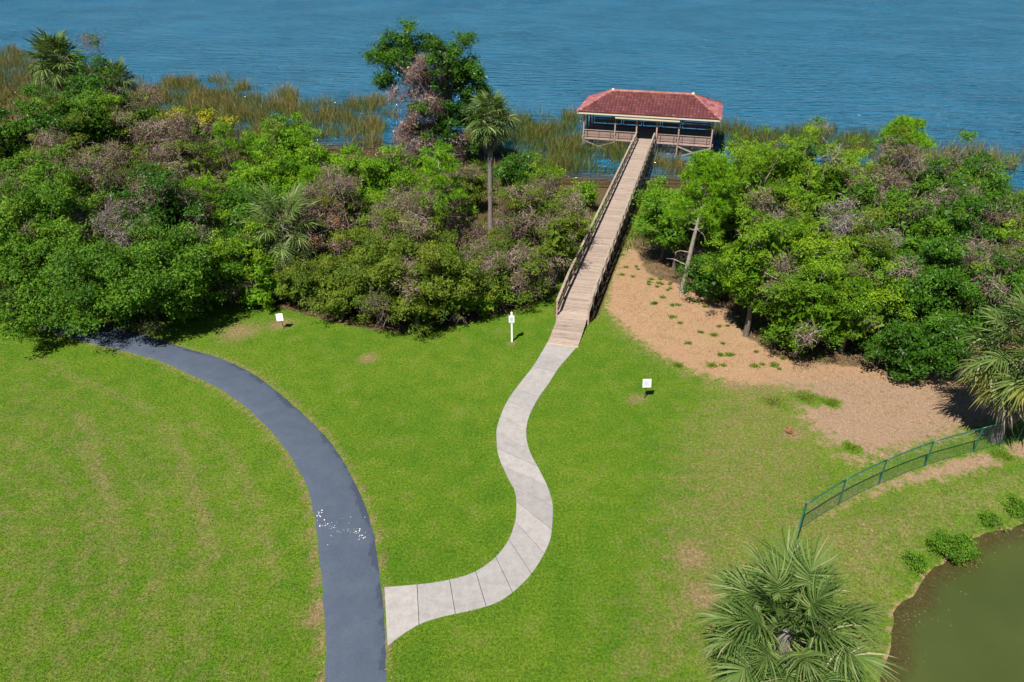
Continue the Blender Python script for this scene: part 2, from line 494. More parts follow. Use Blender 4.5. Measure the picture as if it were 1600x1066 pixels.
    M['reed'] = leaf_mat('reed', [(0.0, (0.056, 0.104, 0.019)), (0.35, (0.108, 0.144, 0.026)), (0.6, (0.201, 0.168, 0.044)), (0.85, (0.295, 0.194, 0.066)), (1.0, (0.393, 0.307, 0.141))], 0.6, 0.25, 0.2)
make_materials()

# ------------------------------------------------------------------ ground, lake, pond
STRAW = [(9.94, 55.46), (7.27, 47.89), (6.23, 42.46), (7.42, 39.15), (8.76, 36.58), (10.41, 34.53), (12.49, 33.46), (15.09, 33.21), (17.65, 32.95), (21.01, 32.57), (24.37, 32.33),
         (29.19, 33.34), (33.94, 36.07), (35.69, 43.59), (32.17, 46.71), (23.44, 47.88), (16.76, 49.15), (13.30, 53.29)]
SOIL = [(14.58, 33.86), (14.71, 30.04), (15.36, 27.43), (16.01, 26.01), (18.39, 26.95), (21.50, 28.18), (23.99, 29.22), (27.10, 30.04), (32.96, 34.66), (25.27, 33.99), (18.18, 34.32)]
STRAW2 = [(12.52, 22.34), (15.24, 24.48), (17.81, 25.69), (20.82, 26.90), (23.91, 27.98), (26.96, 28.80), (27.48, 27.68), (24.32, 26.61), (19.96, 25.25), (17.99, 24.82), (15.27, 23.86)]
A_L = [(-4.0, 2.0), (-5.9, 8.0), (-6.03, 13.30), (-6.42, 15.15), (-6.77, 16.80), (-7.17, 18.19), (-7.72, 20.03), (-8.49, 22.49), (-9.26, 24.48), (-10.12, 26.01), (-11.24, 27.68), (-13.22, 30.04), (-15.69, 32.39), (-18.05, 33.99),
       (-20.53, 35.57), (-22.90, 36.65), (-25.73, 37.72), (-29.41, 39.39), (-33.23, 41.01), (-40.04, 43.59), (-50.47, 46.64), (-68.57, 50.64)]
A_R = [(-1.7, 2.0), (-3.6, 8.0), (-3.90, 13.30), (-4.13, 15.15), (-4.38, 16.80), (-4.87, 19.08), (-5.59, 21.75), (-6.30, 23.66), (-7.02, 25.12), (-8.06, 26.95), (-9.44, 28.96), (-11.12, 30.89), (-13.08, 33.01), (-15.15, 34.87),
       (-17.45, 36.36), (-19.98, 37.48), (-23.53, 39.31), (-27.92, 41.19), (-32.85, 43.21), (-40.40, 46.00), (-51.32, 49.33), (-70.45, 53.32)]
DRY = [(13.60, 33.59), (14.83, 30.89), (15.85, 26.71), (14.37, 24.48), (12.11, 22.11), (10.78, 19.71), (6.46, 15.15), (3.46, 15.29), (5.01, 19.71), (6.69, 24.90), (8.65, 30.32)]
DRY2 = [(12.52, 22.34), (17.82, 24.48), (24.15, 26.33), (25.67, 25.87), (21.51, 23.67), (17.01, 21.43), (14.95, 19.22), (12.87, 15.68), (11.59, 15.38), (12.53, 19.71)]
DRY3 = [(-45.0, 12.0), (-28.10, 27.68), (-30.17, 36.07), (-24.55, 33.99), (-17.30, 30.32), (-11.90, 25.78), (-9.23, 21.39), (-7.47, 15.29), (-7.44, 13.30)]
WOOD_L = [(-50.47, 46.64), (-34.94, 43.78), (-28.15, 40.84), (-22.59, 40.40), (-20.46, 43.59), (-16.37, 43.02), (-12.46, 41.01), (-9.75, 39.81), (-6.39, 38.98), (-4.06, 39.81), (-1.67, 41.19), (1.29, 42.83),
          (2.59, 45.07), (3.78, 48.42), (7.71, 63.59), (10.51, 71.64), (14.0, 90.0), (-60.0, 140.0), (-200.0, 180.0), (-200.0, 60.0)]
WOOD_R = [(9.69, 54.82), (9.86, 47.94), (12.59, 45.45), (14.12, 42.64), (14.32, 38.74), (15.65, 36.07), (18.16, 35.22), (21.97, 34.66), (25.27, 33.99), (30.17, 36.07), (60.0, 45.0), (90.0, 60.0), (80.0, 75.0), (18.0, 75.0)]
TRACKS = [[(-16.75, 29.76), (-14.22, 28.18), (-11.64, 24.48), (-9.27, 19.71)], [(-18.06, 29.76), (-15.54, 26.71), (-13.63, 23.66), (-12.01, 20.70)], [(-22.62, 30.32), (-20.05, 27.19), (-18.26, 24.48), (-16.44, 21.04)], [(-27.91, 36.07), (-23.49, 33.34), (-19.21, 30.89)]]
BARE = [((-17.19, 39.23), 1.3), ((6.72, 31.90), 0.5), ((-14.76, 40.32), 0.8), ((0.00, 37.87), 0.35), ((-7.30, 17.76), 0.4), ((12.46, 33.34), 0.5), ((14.12, 28.80), 0.4), ((-8.48, 36.07), 0.6), ((-6.96, 43.59), 0.8), ((7.23, 20.70), 0.5), ((7.30, 18.78), 0.5)]
TUFTS = [((10.46, 41.19), .30), ((8.56, 49.40), .20), ((8.07, 47.91), .20), ((12.55, 38.82), .30), ((11.54, 35.29), .32), ((10.52, 46.44), .22), ((10.09, 47.12), .2), ((10.74, 37.79), .24),
         ((12.92, 36.43), .26), ((14.06, 35.15), .3), ((15.21, 35.29), .3), ((9.63, 35.22), .25), ((12.35, 36.43), .2), ((11.83, 39.15), .2), ((10.32, 44.10), .2), ((9.58, 43.11), .2), ((13.87, 31.60), .6), ((17.08, 31.48), .5), ((15.89, 31.96), .6), ((16.55, 27.68), .4), ((23.44, 27.19), .35), ((23.73, 26.90), .3)]

_r = random.Random(4)
for _ in range(34):
    _t = _r.random(); _a = (8.86, 49.15); _b = (14.49, 35.36)
    TUFTS.append(((_a[0] + (_b[0] - _a[0]) * _t + _r.gauss(0.3, 1.1), _a[1] + (_b[1] - _a[1]) * _t + _r.gauss(-0.2, 1.3)), _r.uniform(0.08, 0.2)))

def axis(parts):
    out = []
    for a, b, st in parts:
        out += list(np.arange(a, b, st))
    return np.array(out)

def grid_object(name, xs, ys, zfun, mat):
    X, Y = np.meshgrid(xs, ys)
    x = X.ravel(); y = Y.ravel()
    z = zfun(x, y)
    nx, ny = len(xs), len(ys)
    me = bpy.data.meshes.new(name)
    me.vertices.add(nx * ny)
    me.vertices.foreach_set('co', np.stack([x, y, z], 1).astype(np.float32).ravel())
    i = np.arange((nx - 1) * (ny - 1))
    r, c = i // (nx - 1), i % (nx - 1)
    a = r * nx + c
    quads = np.stack([a, a + 1, a + nx + 1, a + nx], 1).astype(np.int32)
    me.loops.add(quads.size)
    me.loops.foreach_set('vertex_index', quads.ravel())
    me.polygons.add(len(quads))
    me.polygons.foreach_set('loop_start', np.arange(0, quads.size, 4, dtype=np.int32))
    me.polygons.foreach_set('use_smooth', np.ones(len(quads), bool))
    me.materials.append(mat)
    me.update(calc_edges=True)
    return link(bpy.data.objects.new(name, me)), x, y

def masks(x, y):
    soft = lambda p, w: smooth((sdist(x, y, p) + w / 2) / w)
    straw = np.maximum(np.maximum(soft(STRAW, 3.2), 0.80 * soft(SOIL, 4.5)), 0.74 * soft(STRAW2, 1.8))
    for (c, r) in TUFTS:
        straw = straw - 0.75 * np.exp(-((x - c[0]) ** 2 + (y - c[1]) ** 2) / (r * r * 1.3))
    s = sdist(x, y, POND)
    straw = np.maximum(straw, 0.55 * np.exp(-((s + 0.12) / 0.22) ** 2))
    dry = 0.10 + 0.46 * soft(DRY, 6.0) + 0.50 * soft(DRY2, 3.5) + 0.27 * soft(DRY3, 8.0) + 0.5 * np.exp(-np.maximum(0, -sdist(x, y, STRAW)) / 1.2) * (sdist(x, y, STRAW) < 0)
    for t in TRACKS:
        dry = dry + 0.30 * np.exp(-(seg_dist(x, y, t, False) / 0.25) ** 2)
    dl = seg_dist(x, y, A_L[2:20], False)
    left = smooth(sdist(x, y, DRY3) / 4.0)
    dry = dry + left * (0.10 * np.sin(dl * 4.6 + 0.9 * np.sin(x * 0.5) + 0.5 * np.sin(y * 0.9)) + 0.07 * np.sin(dl * 10.3 + y * 0.3))
    for (c, r) in BARE:
        dry = dry + 0.95 * np.exp(-((x - c[0]) ** 2 + (y - c[1]) ** 2) / (r * r))
    dry = dry + 0.75 * np.exp(-(np.minimum(seg_dist(x, y, A_L[2:20], False), seg_dist(x, y, A_R[2:20], False)) / 0.17) ** 2)
    wood = np.maximum(soft(WOOD_L, 1.5), soft(WOOD_R, 1.5))
    sh = smooth((3.0 - shore_gap(x, y)) / 3.0)
    litter = np.maximum(wood * (1 - 0.25 * smooth(straw)), sh)
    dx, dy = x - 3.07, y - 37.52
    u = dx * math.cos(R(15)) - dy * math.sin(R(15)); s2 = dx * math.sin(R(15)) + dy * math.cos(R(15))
    litter = np.maximum(litter, 0.9 * smooth((1.9 - np.abs(u)) / 0.7) * smooth((s2 - 2.5) / 2.5))  # dark litter tone paints the shade strip along the boardwalk
    far = (np.abs(x) > 75) | (y > 120)
    litter = np.where(far, np.maximum(litter, 0.5), litter)
    return np.clip(straw, 0, 1), np.clip(dry, 0, 1.6), np.clip(litter, 0, 1)

gx = axis([(-3200, -400, 400), (-400, -90, 40), (-90, -34, 1.5), (-34, 44, 0.4), (44, 90, 1.5), (90, 400, 40), (400, 3601, 400)])
gy = axis([(-3000, -60, 420), (-60, 8, 4), (8, 64, 0.4), (64, 130, 1.0), (130, 300, 10), (300, 5200, 350)])
ground, vx, vy = grid_object('ground', gx, gy, lambda x, y: terrain(x, y), M['ground'])
tag(ground, kind='structure')
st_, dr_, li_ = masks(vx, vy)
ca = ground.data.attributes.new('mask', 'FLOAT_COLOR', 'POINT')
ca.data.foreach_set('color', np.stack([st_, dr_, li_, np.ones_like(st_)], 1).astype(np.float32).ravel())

sa = ground.data.attributes.new('soil', 'FLOAT', 'POINT')
so = np.maximum(smooth((sdist(vx, vy, SOIL) + 1.5) / 3.0), smooth((sdist(vx, vy, STRAW2) + 1.0) / 2.0))
sa.data.foreach_set('value', (0.85 * so).astype(np.float32))

lx = axis([(-3200, -400, 400), (-400, -100, 20), (-100, 120, 1.5), (120, 400, 20), (400, 3601, 400)])
ly = axis([(40, 130, 1.2), (130, 300, 10), (300, 5200, 350)])
lake, vx, vy = grid_object('lake', lx, ly, lambda x, y: np.full(x.shape, LAKE_Z), M['lake'])
tag(lake, kind='structure')
g = shore_gap(vx, vy)
a = lake.data.attributes.new('shallow', 'FLOAT', 'POINT')
a.data.foreach_set('value', smooth((g + 7.0) / 6.0).astype(np.float32))

px_ = axis([(11, 46, 0.35)]); py_ = axis([(-4, 27, 0.35)])
pond, vx, vy = grid_object('pond', px_, py_, lambda x, y: np.full(x.shape, POND_Z), M['pond'])
tag(pond, kind='structure')
a = pond.data.attributes.new('shallow', 'FLOAT', 'POINT')
a.data.foreach_set('value', (1 - smooth((sdist(vx, vy, POND) - 0.0) / 1.5)).astype(np.float32))

# ------------------------------------------------------------------ paths
def catmull(pts, n):
    pts = [Vector((p[0], p[1])) for p in pts]
    P_ = [pts[0] * 2 - pts[1]] + pts + [pts[-1] * 2 - pts[-2]]
    dense = []
    for i in range(1, len(P_) - 2):
        for k in range(16):
            t = k / 16
            a, b, c, d = P_[i - 1], P_[i], P_[i + 1], P_[i + 2]
            dense.append(0.5 * ((2 * b) + (c - a) * t + (2 * a - 5 * b + 4 * c - d) * t * t + (3 * b - a - 3 * c + d) * t ** 3))
    dense.append(pts[-1])
    L = [0.0]
    for p, q in zip(dense, dense[1:]): L.append(L[-1] + (q - p).length)
    xs = np.interp(np.linspace(0, L[-1], n), L, [p.x for p in dense])
    ys = np.interp(np.linspace(0, L[-1], n), L, [p.y for p in dense])
    return [Vector((a_, b_)) for a_, b_ in zip(xs, ys)]

rng = np.random.default_rng(7)
NA = 260
al = catmull(A_L, NA); ar = catmull(A_R, NA)
mb = MB()
cross = 9
vs = []; fs = []; ts = []
for i in range(NA):
    jl, jr = rng.uniform(-0.045, 0.045, 2)
    for k in range(cross):
        t = k / (cross - 1)
        p = al[i].lerp(ar[i], t)
        dirv = (ar[i] - al[i]).normalized()
        if k == 0: p = p + dirv * jl
        if k == cross - 1: p = p + dirv * jr
        z = 0.022 + 0.03 * (1 - (2 * t - 1) ** 2)
        if k in (0, cross - 1): z = -0.03
        vs.append((p.x, p.y, z))
for i in range(NA - 1):
    for k in range(cross - 1):
        a_ = i * cross + k
        fs.append((a_, a_ + 1, a_ + cross + 1, a_ + cross))
mb.add(vs, fs)
asphalt = mb.build('asphalt_path', M['asphalt'], None, True)
tag(asphalt, kind='structure')
at = asphalt.data.attributes.new('tint', 'FLOAT', 'POINT')
at.data.foreach_set('value', np.array([[0.35, 0.2, 0.05, 0.0, 0.0, 0.1, 0.42, 0.80, 1.0][k] for _ in range(NA) for k in range(cross)], np.float32))

C_L = [(2.15, 37.87), (1.30, 35.36), (0.65, 33.86), (-0.10, 32.08), (-0.50, 30.72), (-0.75, 29.38), (-0.77, 28.54), (-0.65, 27.09), (-0.21, 25.52), (0.14, 24.48), (0.19, 23.26), (0.11, 22.56), (-0.11, 21.68), (-0.52, 20.87), (-1.09, 20.20), (-1.83, 19.71), (-2.93, 19.39), (-3.95, 19.24), (-4.92, 19.14)]
C_R = [(3.91, 37.33), (2.69, 34.94), (2.07, 33.40), (1.45, 31.96), (0.97, 30.55), (0.75, 29.38), (0.73, 28.38), (0.90, 27.24), (1.26, 26.10), (1.60, 24.95), (1.78, 23.94), (1.77, 23.06), (1.62, 21.75), (1.32, 20.87), (0.89, 20.00), (0.30, 19.18), (-0.46, 18.48), (-1.38, 18.10), (-2.36, 17.84), (-3.16, 17.56), (-3.70, 17.20), (-4.11, 16.83), (-4.40, 16.51)]
cpath = empty('concrete_path', (0, 0, 0))
tag(cpath, kind='structure')
NC = 14 * 9 + 1
cl = catmull(C_L, NC); cr_ = catmull(C_R, NC)
mb = MB()
mb.add([(p.x, p.y, 0.014) for i in range(NC) for p in (cl[i].lerp(cr_[i], 0.01), cl[i].lerp(cr_[i], 0.99))], [(2 * i, 2 * i + 1, 2 * i + 3, 2 * i + 2) for i in range(NC - 1)])
mb.build('joint_bed', M['soil_bed'], cpath)
cuts = [0, 9, 16, 23, 30, 37, 45, 53, 60, 67, 74, 81, 88, 94, 100, 106, 112, 119, 126]
for s_ in range(len(cuts) - 1):
    a0, a1 = cuts[s_], cuts[s_ + 1]
    mb = MB()
    dz = 0.035 + rng.uniform(-0.004, 0.006)
    vs = []; fs = []
    gap = 0.014
    nseg = a1 - a0
    for i in range(a0, a1 + 1):
        l, r_ = cl[i].copy(), cr_[i].copy()
        if i == a0 or i == a1:
            j = i + 1 if i == a0 else i - 1
            l = l + (cl[j] - l).normalized() * gap
            r_ = r_ + (cr_[j] - r_).normalized() * gap
        w = (r_ - l).normalized()
        for (p, z) in ((l, -0.06), (l, dz - 0.012), (l + w * 0.02, dz), (r_ - w * 0.02, dz), (r_, dz - 0.012), (r_, -0.06)):
            vs.append((p.x, p.y, z))
    for i in range(nseg):
        for k in range(5):
            q = i * 6 + k
            fs.append((q, q + 6, q + 7, q + 1))
    fs.append((0, 1, 2, 3, 4, 5)); e = nseg * 6
    fs.append((e + 5, e + 4, e + 3, e + 2, e + 1, e))
    mb.add(vs, fs)
    mb.build('slab', M['concrete'], cpath)

# ------------------------------------------------------------------ boardwalk
BW = (3.07, 37.52)
BW_ANG = -R(15.0)
BW_LEN = 48.2
DECK = 0.45
def deck_z(s):
    z = 0.05 + 0.63 * float(smooth(np.array((s + 0.5) / 7.0)))
    return z - (0.68 - DECK) * max(0.0, min(1.0, (s - 8.0) / (BW_LEN - 9.0)))
def bw_world(u, s):
    return (BW[0] + u * math.cos(BW_ANG) - s * math.sin(BW_ANG), BW[1] + u * math.sin(BW_ANG) + s * math.cos(BW_ANG))

bw = empty('boardwalk', (BW[0], BW[1], 0.0), BW_ANG)
tag(bw, 'long weathered timber boardwalk with side rails running out to the lake pavilion', 'boardwalk')
pitch = 0.164
pm = []
for k in range(4):
    mb = MB(); mb.box((0, 0, 0), (2.02, pitch - 0.012, 0.04)); pm.append(mb.mesh('plank', M['deck_wood']))
npl = int((BW_LEN - 0.15) / pitch)
rr = random.Random(3)
for i in range(npl):
    s = 0.16 + i * pitch
    o = link(bpy.data.objects.new('plank', pm[i % 4]), bw)
    o.location = (rr.uniform(-0.012, 0.012), s, deck_z(s) - 0.02 + rr.uniform(-0.003, 0.004))
    o.rotation_euler = (math.atan2(deck_z(s + 0.1) - deck_z(s - 0.1), 0.2), rr.uniform(-0.004, 0.004), rr.uniform(-0.003, 0.003))
    if s < 3.0: o.scale = (0.93, 1, 1)
mb = MB(); mb.box((0, 0.03, 0.03), (1.92, 0.09, 0.05)); mb.build('threshold_board', M['yellow_board'], bw)
for u in (-0.88, 0.0, 0.88):
    mb = MB()
    pts = [0.1, 2, 4, 6, 8, 12, 20, 30, 40, BW_LEN - 0.1]
    for a0, a1 in zip(pts, pts[1:]):
        mb.beam((u, a0, deck_z(a0) - 0.17), (u, a1 - 0.004, deck_z(a1) - 0.17), 0.06, 0.24)
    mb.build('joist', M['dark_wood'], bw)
RAIL0 = 3.1
nb = 24
span = (BW_LEN - 0.5 - RAIL0) / nb
for side in (-1, 1):
    u = side * 1.03
    for i in range(nb + 1):
        s = RAIL0 + i * span
        wx, wy = bw_world(u, s)
        gz = min(ground_z(wx, wy) - 0.35, deck_z(s) - 0.4)
        mb = MB()
        mb.box((u, s, (deck_z(s) + 1.02 + gz) / 2), (0.095, 0.095, deck_z(s) + 1.02 - gz))
        mb.build('post', M['pink_wood'] if i == 0 else M['rail_wood'], bw)
    step = 2
    for i in range(0, nb, step):
        s0, s1 = RAIL0 + i * span - (0.06 if i == 0 else 0), RAIL0 + min(i + step, nb) * span
        z0, z1 = deck_z(s0), deck_z(s1)
        for name, dz, w, h, off in (('cap_rail', 1.045, 0.16, 0.045, 0.0), ('rail_board', 0.70, 0.04, 0.10, -0.069), ('rail_board', 0.30, 0.04, 0.10, -0.069)):
            mb = MB()
            mb.beam((u + side * off, s0 + 0.004, z0 + dz), (u + side * off, s1 - 0.004, z1 + dz), w, h)
            mb.build(name, M['rail_wood'], bw)
for i in range(nb + 1):
    s = RAIL0 + i * span
    mb = MB(); mb.beam((-1.18, s + 0.1, deck_z(s) - 0.36), (1.18, s + 0.1, deck_z(s) - 0.36), 0.06, 0.19)
    mb.build('cross_beam', M['dark_wood'], bw)

# ------------------------------------------------------------------ pavilion
pc = bw_world(0.05, BW_LEN)
pav = empty('lake_pavilion', (pc[0], pc[1], 0.0), BW_ANG)
tag(pav, 'open timber pavilion on stilts with a red barrel tiled hip roof over the lake', 'pavilion')
PX = [-7.35, -3.65, -1.16, 1.16, 3.65, 7.35]
PD = 7.0
EZ = DECK + 2.95       # eave height
# floor
npk = 43
mb = MB(); mb.box((0, 0, 0), (15.1, PD / npk - 0.012, 0.04)); fm = mb.mesh('floor_plank', M['deck_wood'])
for i in range(npk):
    o = link(bpy.data.objects.new('floor_plank', fm), pav)
    o.location = (0, 0.03 + (i + 0.5) * (PD - 0.06) / npk, DECK - 0.02)
for y in (0.0, PD):
    mb = MB(); mb.beam((-7.5, y - (0.03 if y == 0 else -0.03), DECK - 0.12), (7.5, y - (0.03 if y == 0 else -0.03), DECK - 0.12), 0.05, 0.24); mb.build('rim_board', M['pink_wood'], pav)
for x in (-7.58, 7.58):
    mb = MB(); mb.beam((x, 0.0, DECK - 0.12), (x, PD, DECK - 0.12), 0.05, 0.24); mb.build('rim_board', M['pink_wood'], pav)
for y in (0.7, 2.6, 4.5, 6.3):
    mb = MB(); mb.beam((-7.4, y, DECK - 0.2), (7.4, y, DECK - 0.2), 0.1, 0.25); mb.build('floor_beam', M['dark_wood'], pav)
# posts down to the lake bed and up to the eave
def pav_post(x, y, pale):
    mb = MB(); mb.box((x, y, (EZ - 0.25 - 3.0) / 2), (0.15, 0.15, EZ - 0.25 + 3.0)); mb.build('post', M['pink_wood'] if pale else M['dark_wood'], pav)
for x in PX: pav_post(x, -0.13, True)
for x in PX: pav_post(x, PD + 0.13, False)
for x in (-7.35, 7.35):
    for y in (2.35, 4.7): pav_post(x, y, False)
for x in (-3.65, 0.0, 3.65):
    mb = MB(); mb.box((x, PD / 2, -1.4), (0.2, 0.2, 3.0)); mb.build('pile', M['dark_wood'], pav)
# header beams
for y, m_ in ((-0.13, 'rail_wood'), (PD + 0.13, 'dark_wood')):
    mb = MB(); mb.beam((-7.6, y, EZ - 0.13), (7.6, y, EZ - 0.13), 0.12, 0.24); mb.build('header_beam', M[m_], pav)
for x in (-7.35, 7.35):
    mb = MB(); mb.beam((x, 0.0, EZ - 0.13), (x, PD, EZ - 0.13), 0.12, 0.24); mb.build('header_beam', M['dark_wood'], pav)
# cream valance hung over the middle bays
mb = MB(); mb.box((0.0, -0.74, EZ - 0.30), (7.3, 0.05, 0.34)); mb.build('valance', M['cream_paint'], pav)
for x in (-3.65, 3.65, -7.35, 7.35):
    for d in (-1, 1):
        if abs(x + d) > 7.4: continue
        mb = MB(); mb.beam((x, -0.13, EZ - 0.85), (x + d * 0.6, -0.13, EZ - 0.25), 0.07, 0.07); mb.build('knee_brace', M['dark_wood'], pav)
# cross braces under the deck
for x0, x1 in ((PX[0], PX[1]), (PX[4], PX[5])):
    for sgn in (0, 1):
        za, zb = (DECK - 0.35, -1.15) if sgn == 0 else (-1.15, DECK - 0.35)
        mb = MB(); mb.beam((x0, -0.24 - 0.05 * sgn, za), (x1, -0.24 - 0.05 * sgn, zb), 0.04, 0.13, (0, 0, 1)); mb.build('cross_brace', M['rail_wood'], pav)
# benches whose sloping backs are the balustrade
def bench(x0, x1, y, out):
    """out = -1 on the shore side, +1 on the lake side"""
    L = x1 - x0; cx = (x0 + x1) / 2
    mbs = MB(); mbs.box((cx, y - out * 0.42, DECK + 0.43), (L, 0.42, 0.05)); b = mbs.build('bench', M['pink_wood'], pav)
    for k in range(3):
        z = DECK + 0.20 + k * 0.245
        off = 0.02 + 0.045 * k
        Mx = Matrix.Translation((cx, y + out * off, z)) @ Matrix.Rotation(-out * 0.20, 4, 'X')
        m2 = MB(); m2.box((0, 0, 0), (L - 0.16, 0.035, 0.215), Mx); m2.build('back_board', M['pink_wood'], b)
    m2 = MB(); m2.box((cx, y + out * 0.15, DECK + 0.90), (L - 0.02, 0.15, 0.045)); m2.build('cap_rail', M['rail_wood'], b)
    n = max(2, int(L / 1.1))
    for k in range(n):
        xx = x0 + 0.4 + (L - 0.8) * k / (n - 1)
        m2 = MB(); m2.box((xx, y - out * 0.30, DECK + 0.2), (0.06, 0.07, 0.4)); m2.build('bench_leg', M['dark_wood'], b)
        m2 = MB(); m2.beam((xx, y + out * 0.04, DECK + 0.02), (xx, y + out * 0.215, DECK + 0.87), 0.045, 0.05); m2.build('back_strut', M['dark_wood'], b)
for i in (0, 1, 3, 4): bench(PX[i] + 0.08, PX[i + 1] - 0.08, -0.10, -1)
for i in range(5): bench(PX[i] + 0.08, PX[i + 1] - 0.08, PD + 0.10, 1)
for x in (-7.35, 7.35):
    for y0, y1 in ((0.0, 2.28), (2.43, 4.62), (4.78, PD)):
        for dz in (0.35, 0.62, 0.90):
            mb = MB(); mb.beam((x, y0, DECK + dz), (x, y1, DECK + dz), 0.05, 0.12); mb.build('side_rail', M['rail_wood'], pav)

# roof
roof_e = MB()
EX, E0, E1, INSET, RZ = 8.05, -0.85, PD + 0.85, 3.4, EZ + 1.72
yr = (E0 + E1) / 2
A = [(-EX, E0, EZ), (EX, E0, EZ), (EX, E1, EZ), (-EX, E1, EZ), (-EX + INSET, yr, RZ), (EX - INSET, yr, RZ)]
roof_e.add(A, [(0, 1, 5, 4), (1, 2, 5), (2, 3, 4, 5), (3, 0, 4)])
dn = [(p[0] * 0.995, yr + (p[1] - yr) * 0.995, p[2] - 0.09) for p in A]
roof_e.add(dn, [(4, 5, 1, 0), (5, 2, 1), (5, 4, 3, 2), (4, 0, 3)])
roof = roof_e.build('roof', M['dark_wood'], pav)
for p, q in ((A[0], A[1]), (A[1], A[2]), (A[2], A[3]), (A[3], A[0])):
    mb = MB()
    mb.beam((p[0], p[1], EZ - 0.06), (q[0], q[1], EZ - 0.06), 0.04, 0.17); mb.build('fascia', M['cream_paint'], roof)
# barrel tiles: each one a half pipe, tapering upwards, laid over the course below
tiles = MB()
rt = random.Random(11)
def tile_slope(c0, c1, t0, t1):
    """slope with eave c0->c1 and top t0->t1"""
    c0, c1, t0, t1 = map(Vector, (c0, c1, t0, t1))
    ex = (c1 - c0); W_ = ex.length; ex.normalize()
    tm = (t0 + t1) / 2
    up = tm - c0; up = up - ex * up.dot(ex); Hs = up.length; up.normalize()
    nrm = ex.cross(up).normalized()
    if nrm.z < 0: nrm = -nrm
    l0 = (t0 - c0).dot(ex); l1 = (t1 - c0).dot(ex)
    pw = 0.38; ph = 0.55
    nc = int(W_ / pw); pw = W_ / nc
    nr = int(Hs / ph) + 1; ph = Hs / nr
    for r_ in range(nr):
        v0 = r_ * ph - 0.03; v1 = (r_ + 1) * ph + 0.02
        f = (r_ + 0.5) / nr
        lo = l0 * f; hi = W_ + (l1 - W_) * f
        for c_ in range(nc):
            u = (c_ + 0.5) * pw
            if u < lo or u > hi: continue
            tint = min(1, max(0.25, rt.gauss(0.55, 0.2)))
            vs = []
            for (vv, lift, rad) in ((v0, 0.12, pw * 0.36), (v1, 0.0, pw * 0.28)):
                for k in range(6):
                    a_ = math.pi * k / 5
                    vs.append(c0 + ex * (u + rt.uniform(-.004, .004) - rad * math.cos(a_)) + up * vv + nrm * (lift + rad * 1.1 * math.sin(a_)))
            tiles.add(vs, [(k, k + 1, k + 7, k + 6) for k in range(5)], tint)
            # pan between two barrels, tinted darker to paint the shade there
            vs = []
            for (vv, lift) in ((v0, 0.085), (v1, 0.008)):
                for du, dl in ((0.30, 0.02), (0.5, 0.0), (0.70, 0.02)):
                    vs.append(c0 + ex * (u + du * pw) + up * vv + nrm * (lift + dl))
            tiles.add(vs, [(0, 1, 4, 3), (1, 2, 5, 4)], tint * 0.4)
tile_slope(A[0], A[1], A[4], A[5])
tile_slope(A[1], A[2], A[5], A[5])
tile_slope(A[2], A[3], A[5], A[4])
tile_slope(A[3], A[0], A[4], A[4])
tag(tiles.build('roof_tiles', M['tile'], roof, True), kind='stuff')
def caps(p, q, name):
    p = Vector(p); q = Vector(q); d = (q - p); n = int(d.length / 0.4); d.normalize()
    mb = MB(); stp = (q - p).length / n
    side = d.cross(Vector((0, 0, 1))).normalized(); upv = side.cross(d)
    for i in range(n):
        vs = []
        for (t, rad, lift) in ((i * stp - 0.03, 0.165, 0.10), ((i + 1) * stp + 0.03, 0.14, 0.075)):
            for k in range(6):
                a_ = math.pi * (k / 5) * 1.1 - 0.05 * math.pi
                vs.append(p + d * t + side * (rad * math.cos(a_)) + upv * (lift + rad * math.sin(a_)))
        mb.add(vs, [(k, k + 6, k + 7, k + 1) for k in range(5)] + [(0, 1, 2, 3, 4, 5)], min(1, max(0, rt.gauss(0.75, 0.2))))
    return mb.build(name, M['tile'], roof, True)
caps(A[4], A[5], 'ridge_cap')
for k, j in ((0, 4), (1, 5), (2, 5), (3, 4)): caps(A[k], A[j], 'hip_cap')
for x in (-EX + INSET, EX - INSET):
    mb = MB(); mb.tube([(x, yr, RZ + 0.1), (x, yr, RZ + 0.26), (x, yr, RZ + 0.33)], [0.2, 0.17, 0.05], 8); mb.build('ridge_end_mortar', M['cream_paint'], roof)

# ------------------------------------------------------------------ signs
def small_sign(xy, lean, h, label, rz, tilt):
    z = ground_z(*xy)
    e = empty('yard_sign', (xy[0], xy[1], z), rz)
    e.rotation_euler = (0, lean, rz)
    tag(e, label, 'sign', 'small white signs on stakes')
    mb = MB(); mb.box((0, 0, h / 2 - 0.1), (0.035, 0.035, h + 0.2)); mb.build('stake', M['stake_metal'], e)
    Mx = Matrix.Translation((0, -0.045, h)) @ Matrix.Rotation(tilt, 4, 'X')
    mb = MB(); mb.box((0, 0, 0), (0.46, 0.025, 0.46), Mx); p = mb.build('panel', M['white_paint'], e)
    mb = MB(); mb.box((0, -0.0165, 0), (0.30, 0.004, 0.30), Mx); mb.build('printed_area', M['grey_print'], p)
small_sign((7.15, 31.96), 0.03, 0.98, 'small white sign on a thin dark stake in the lawn right of the concrete path', R(4), -0.30)
small_sign((-14.41, 39.64), -0.16, 0.86, 'small white sign on a leaning stake in front of the left thicket', R(-8), -0.30)

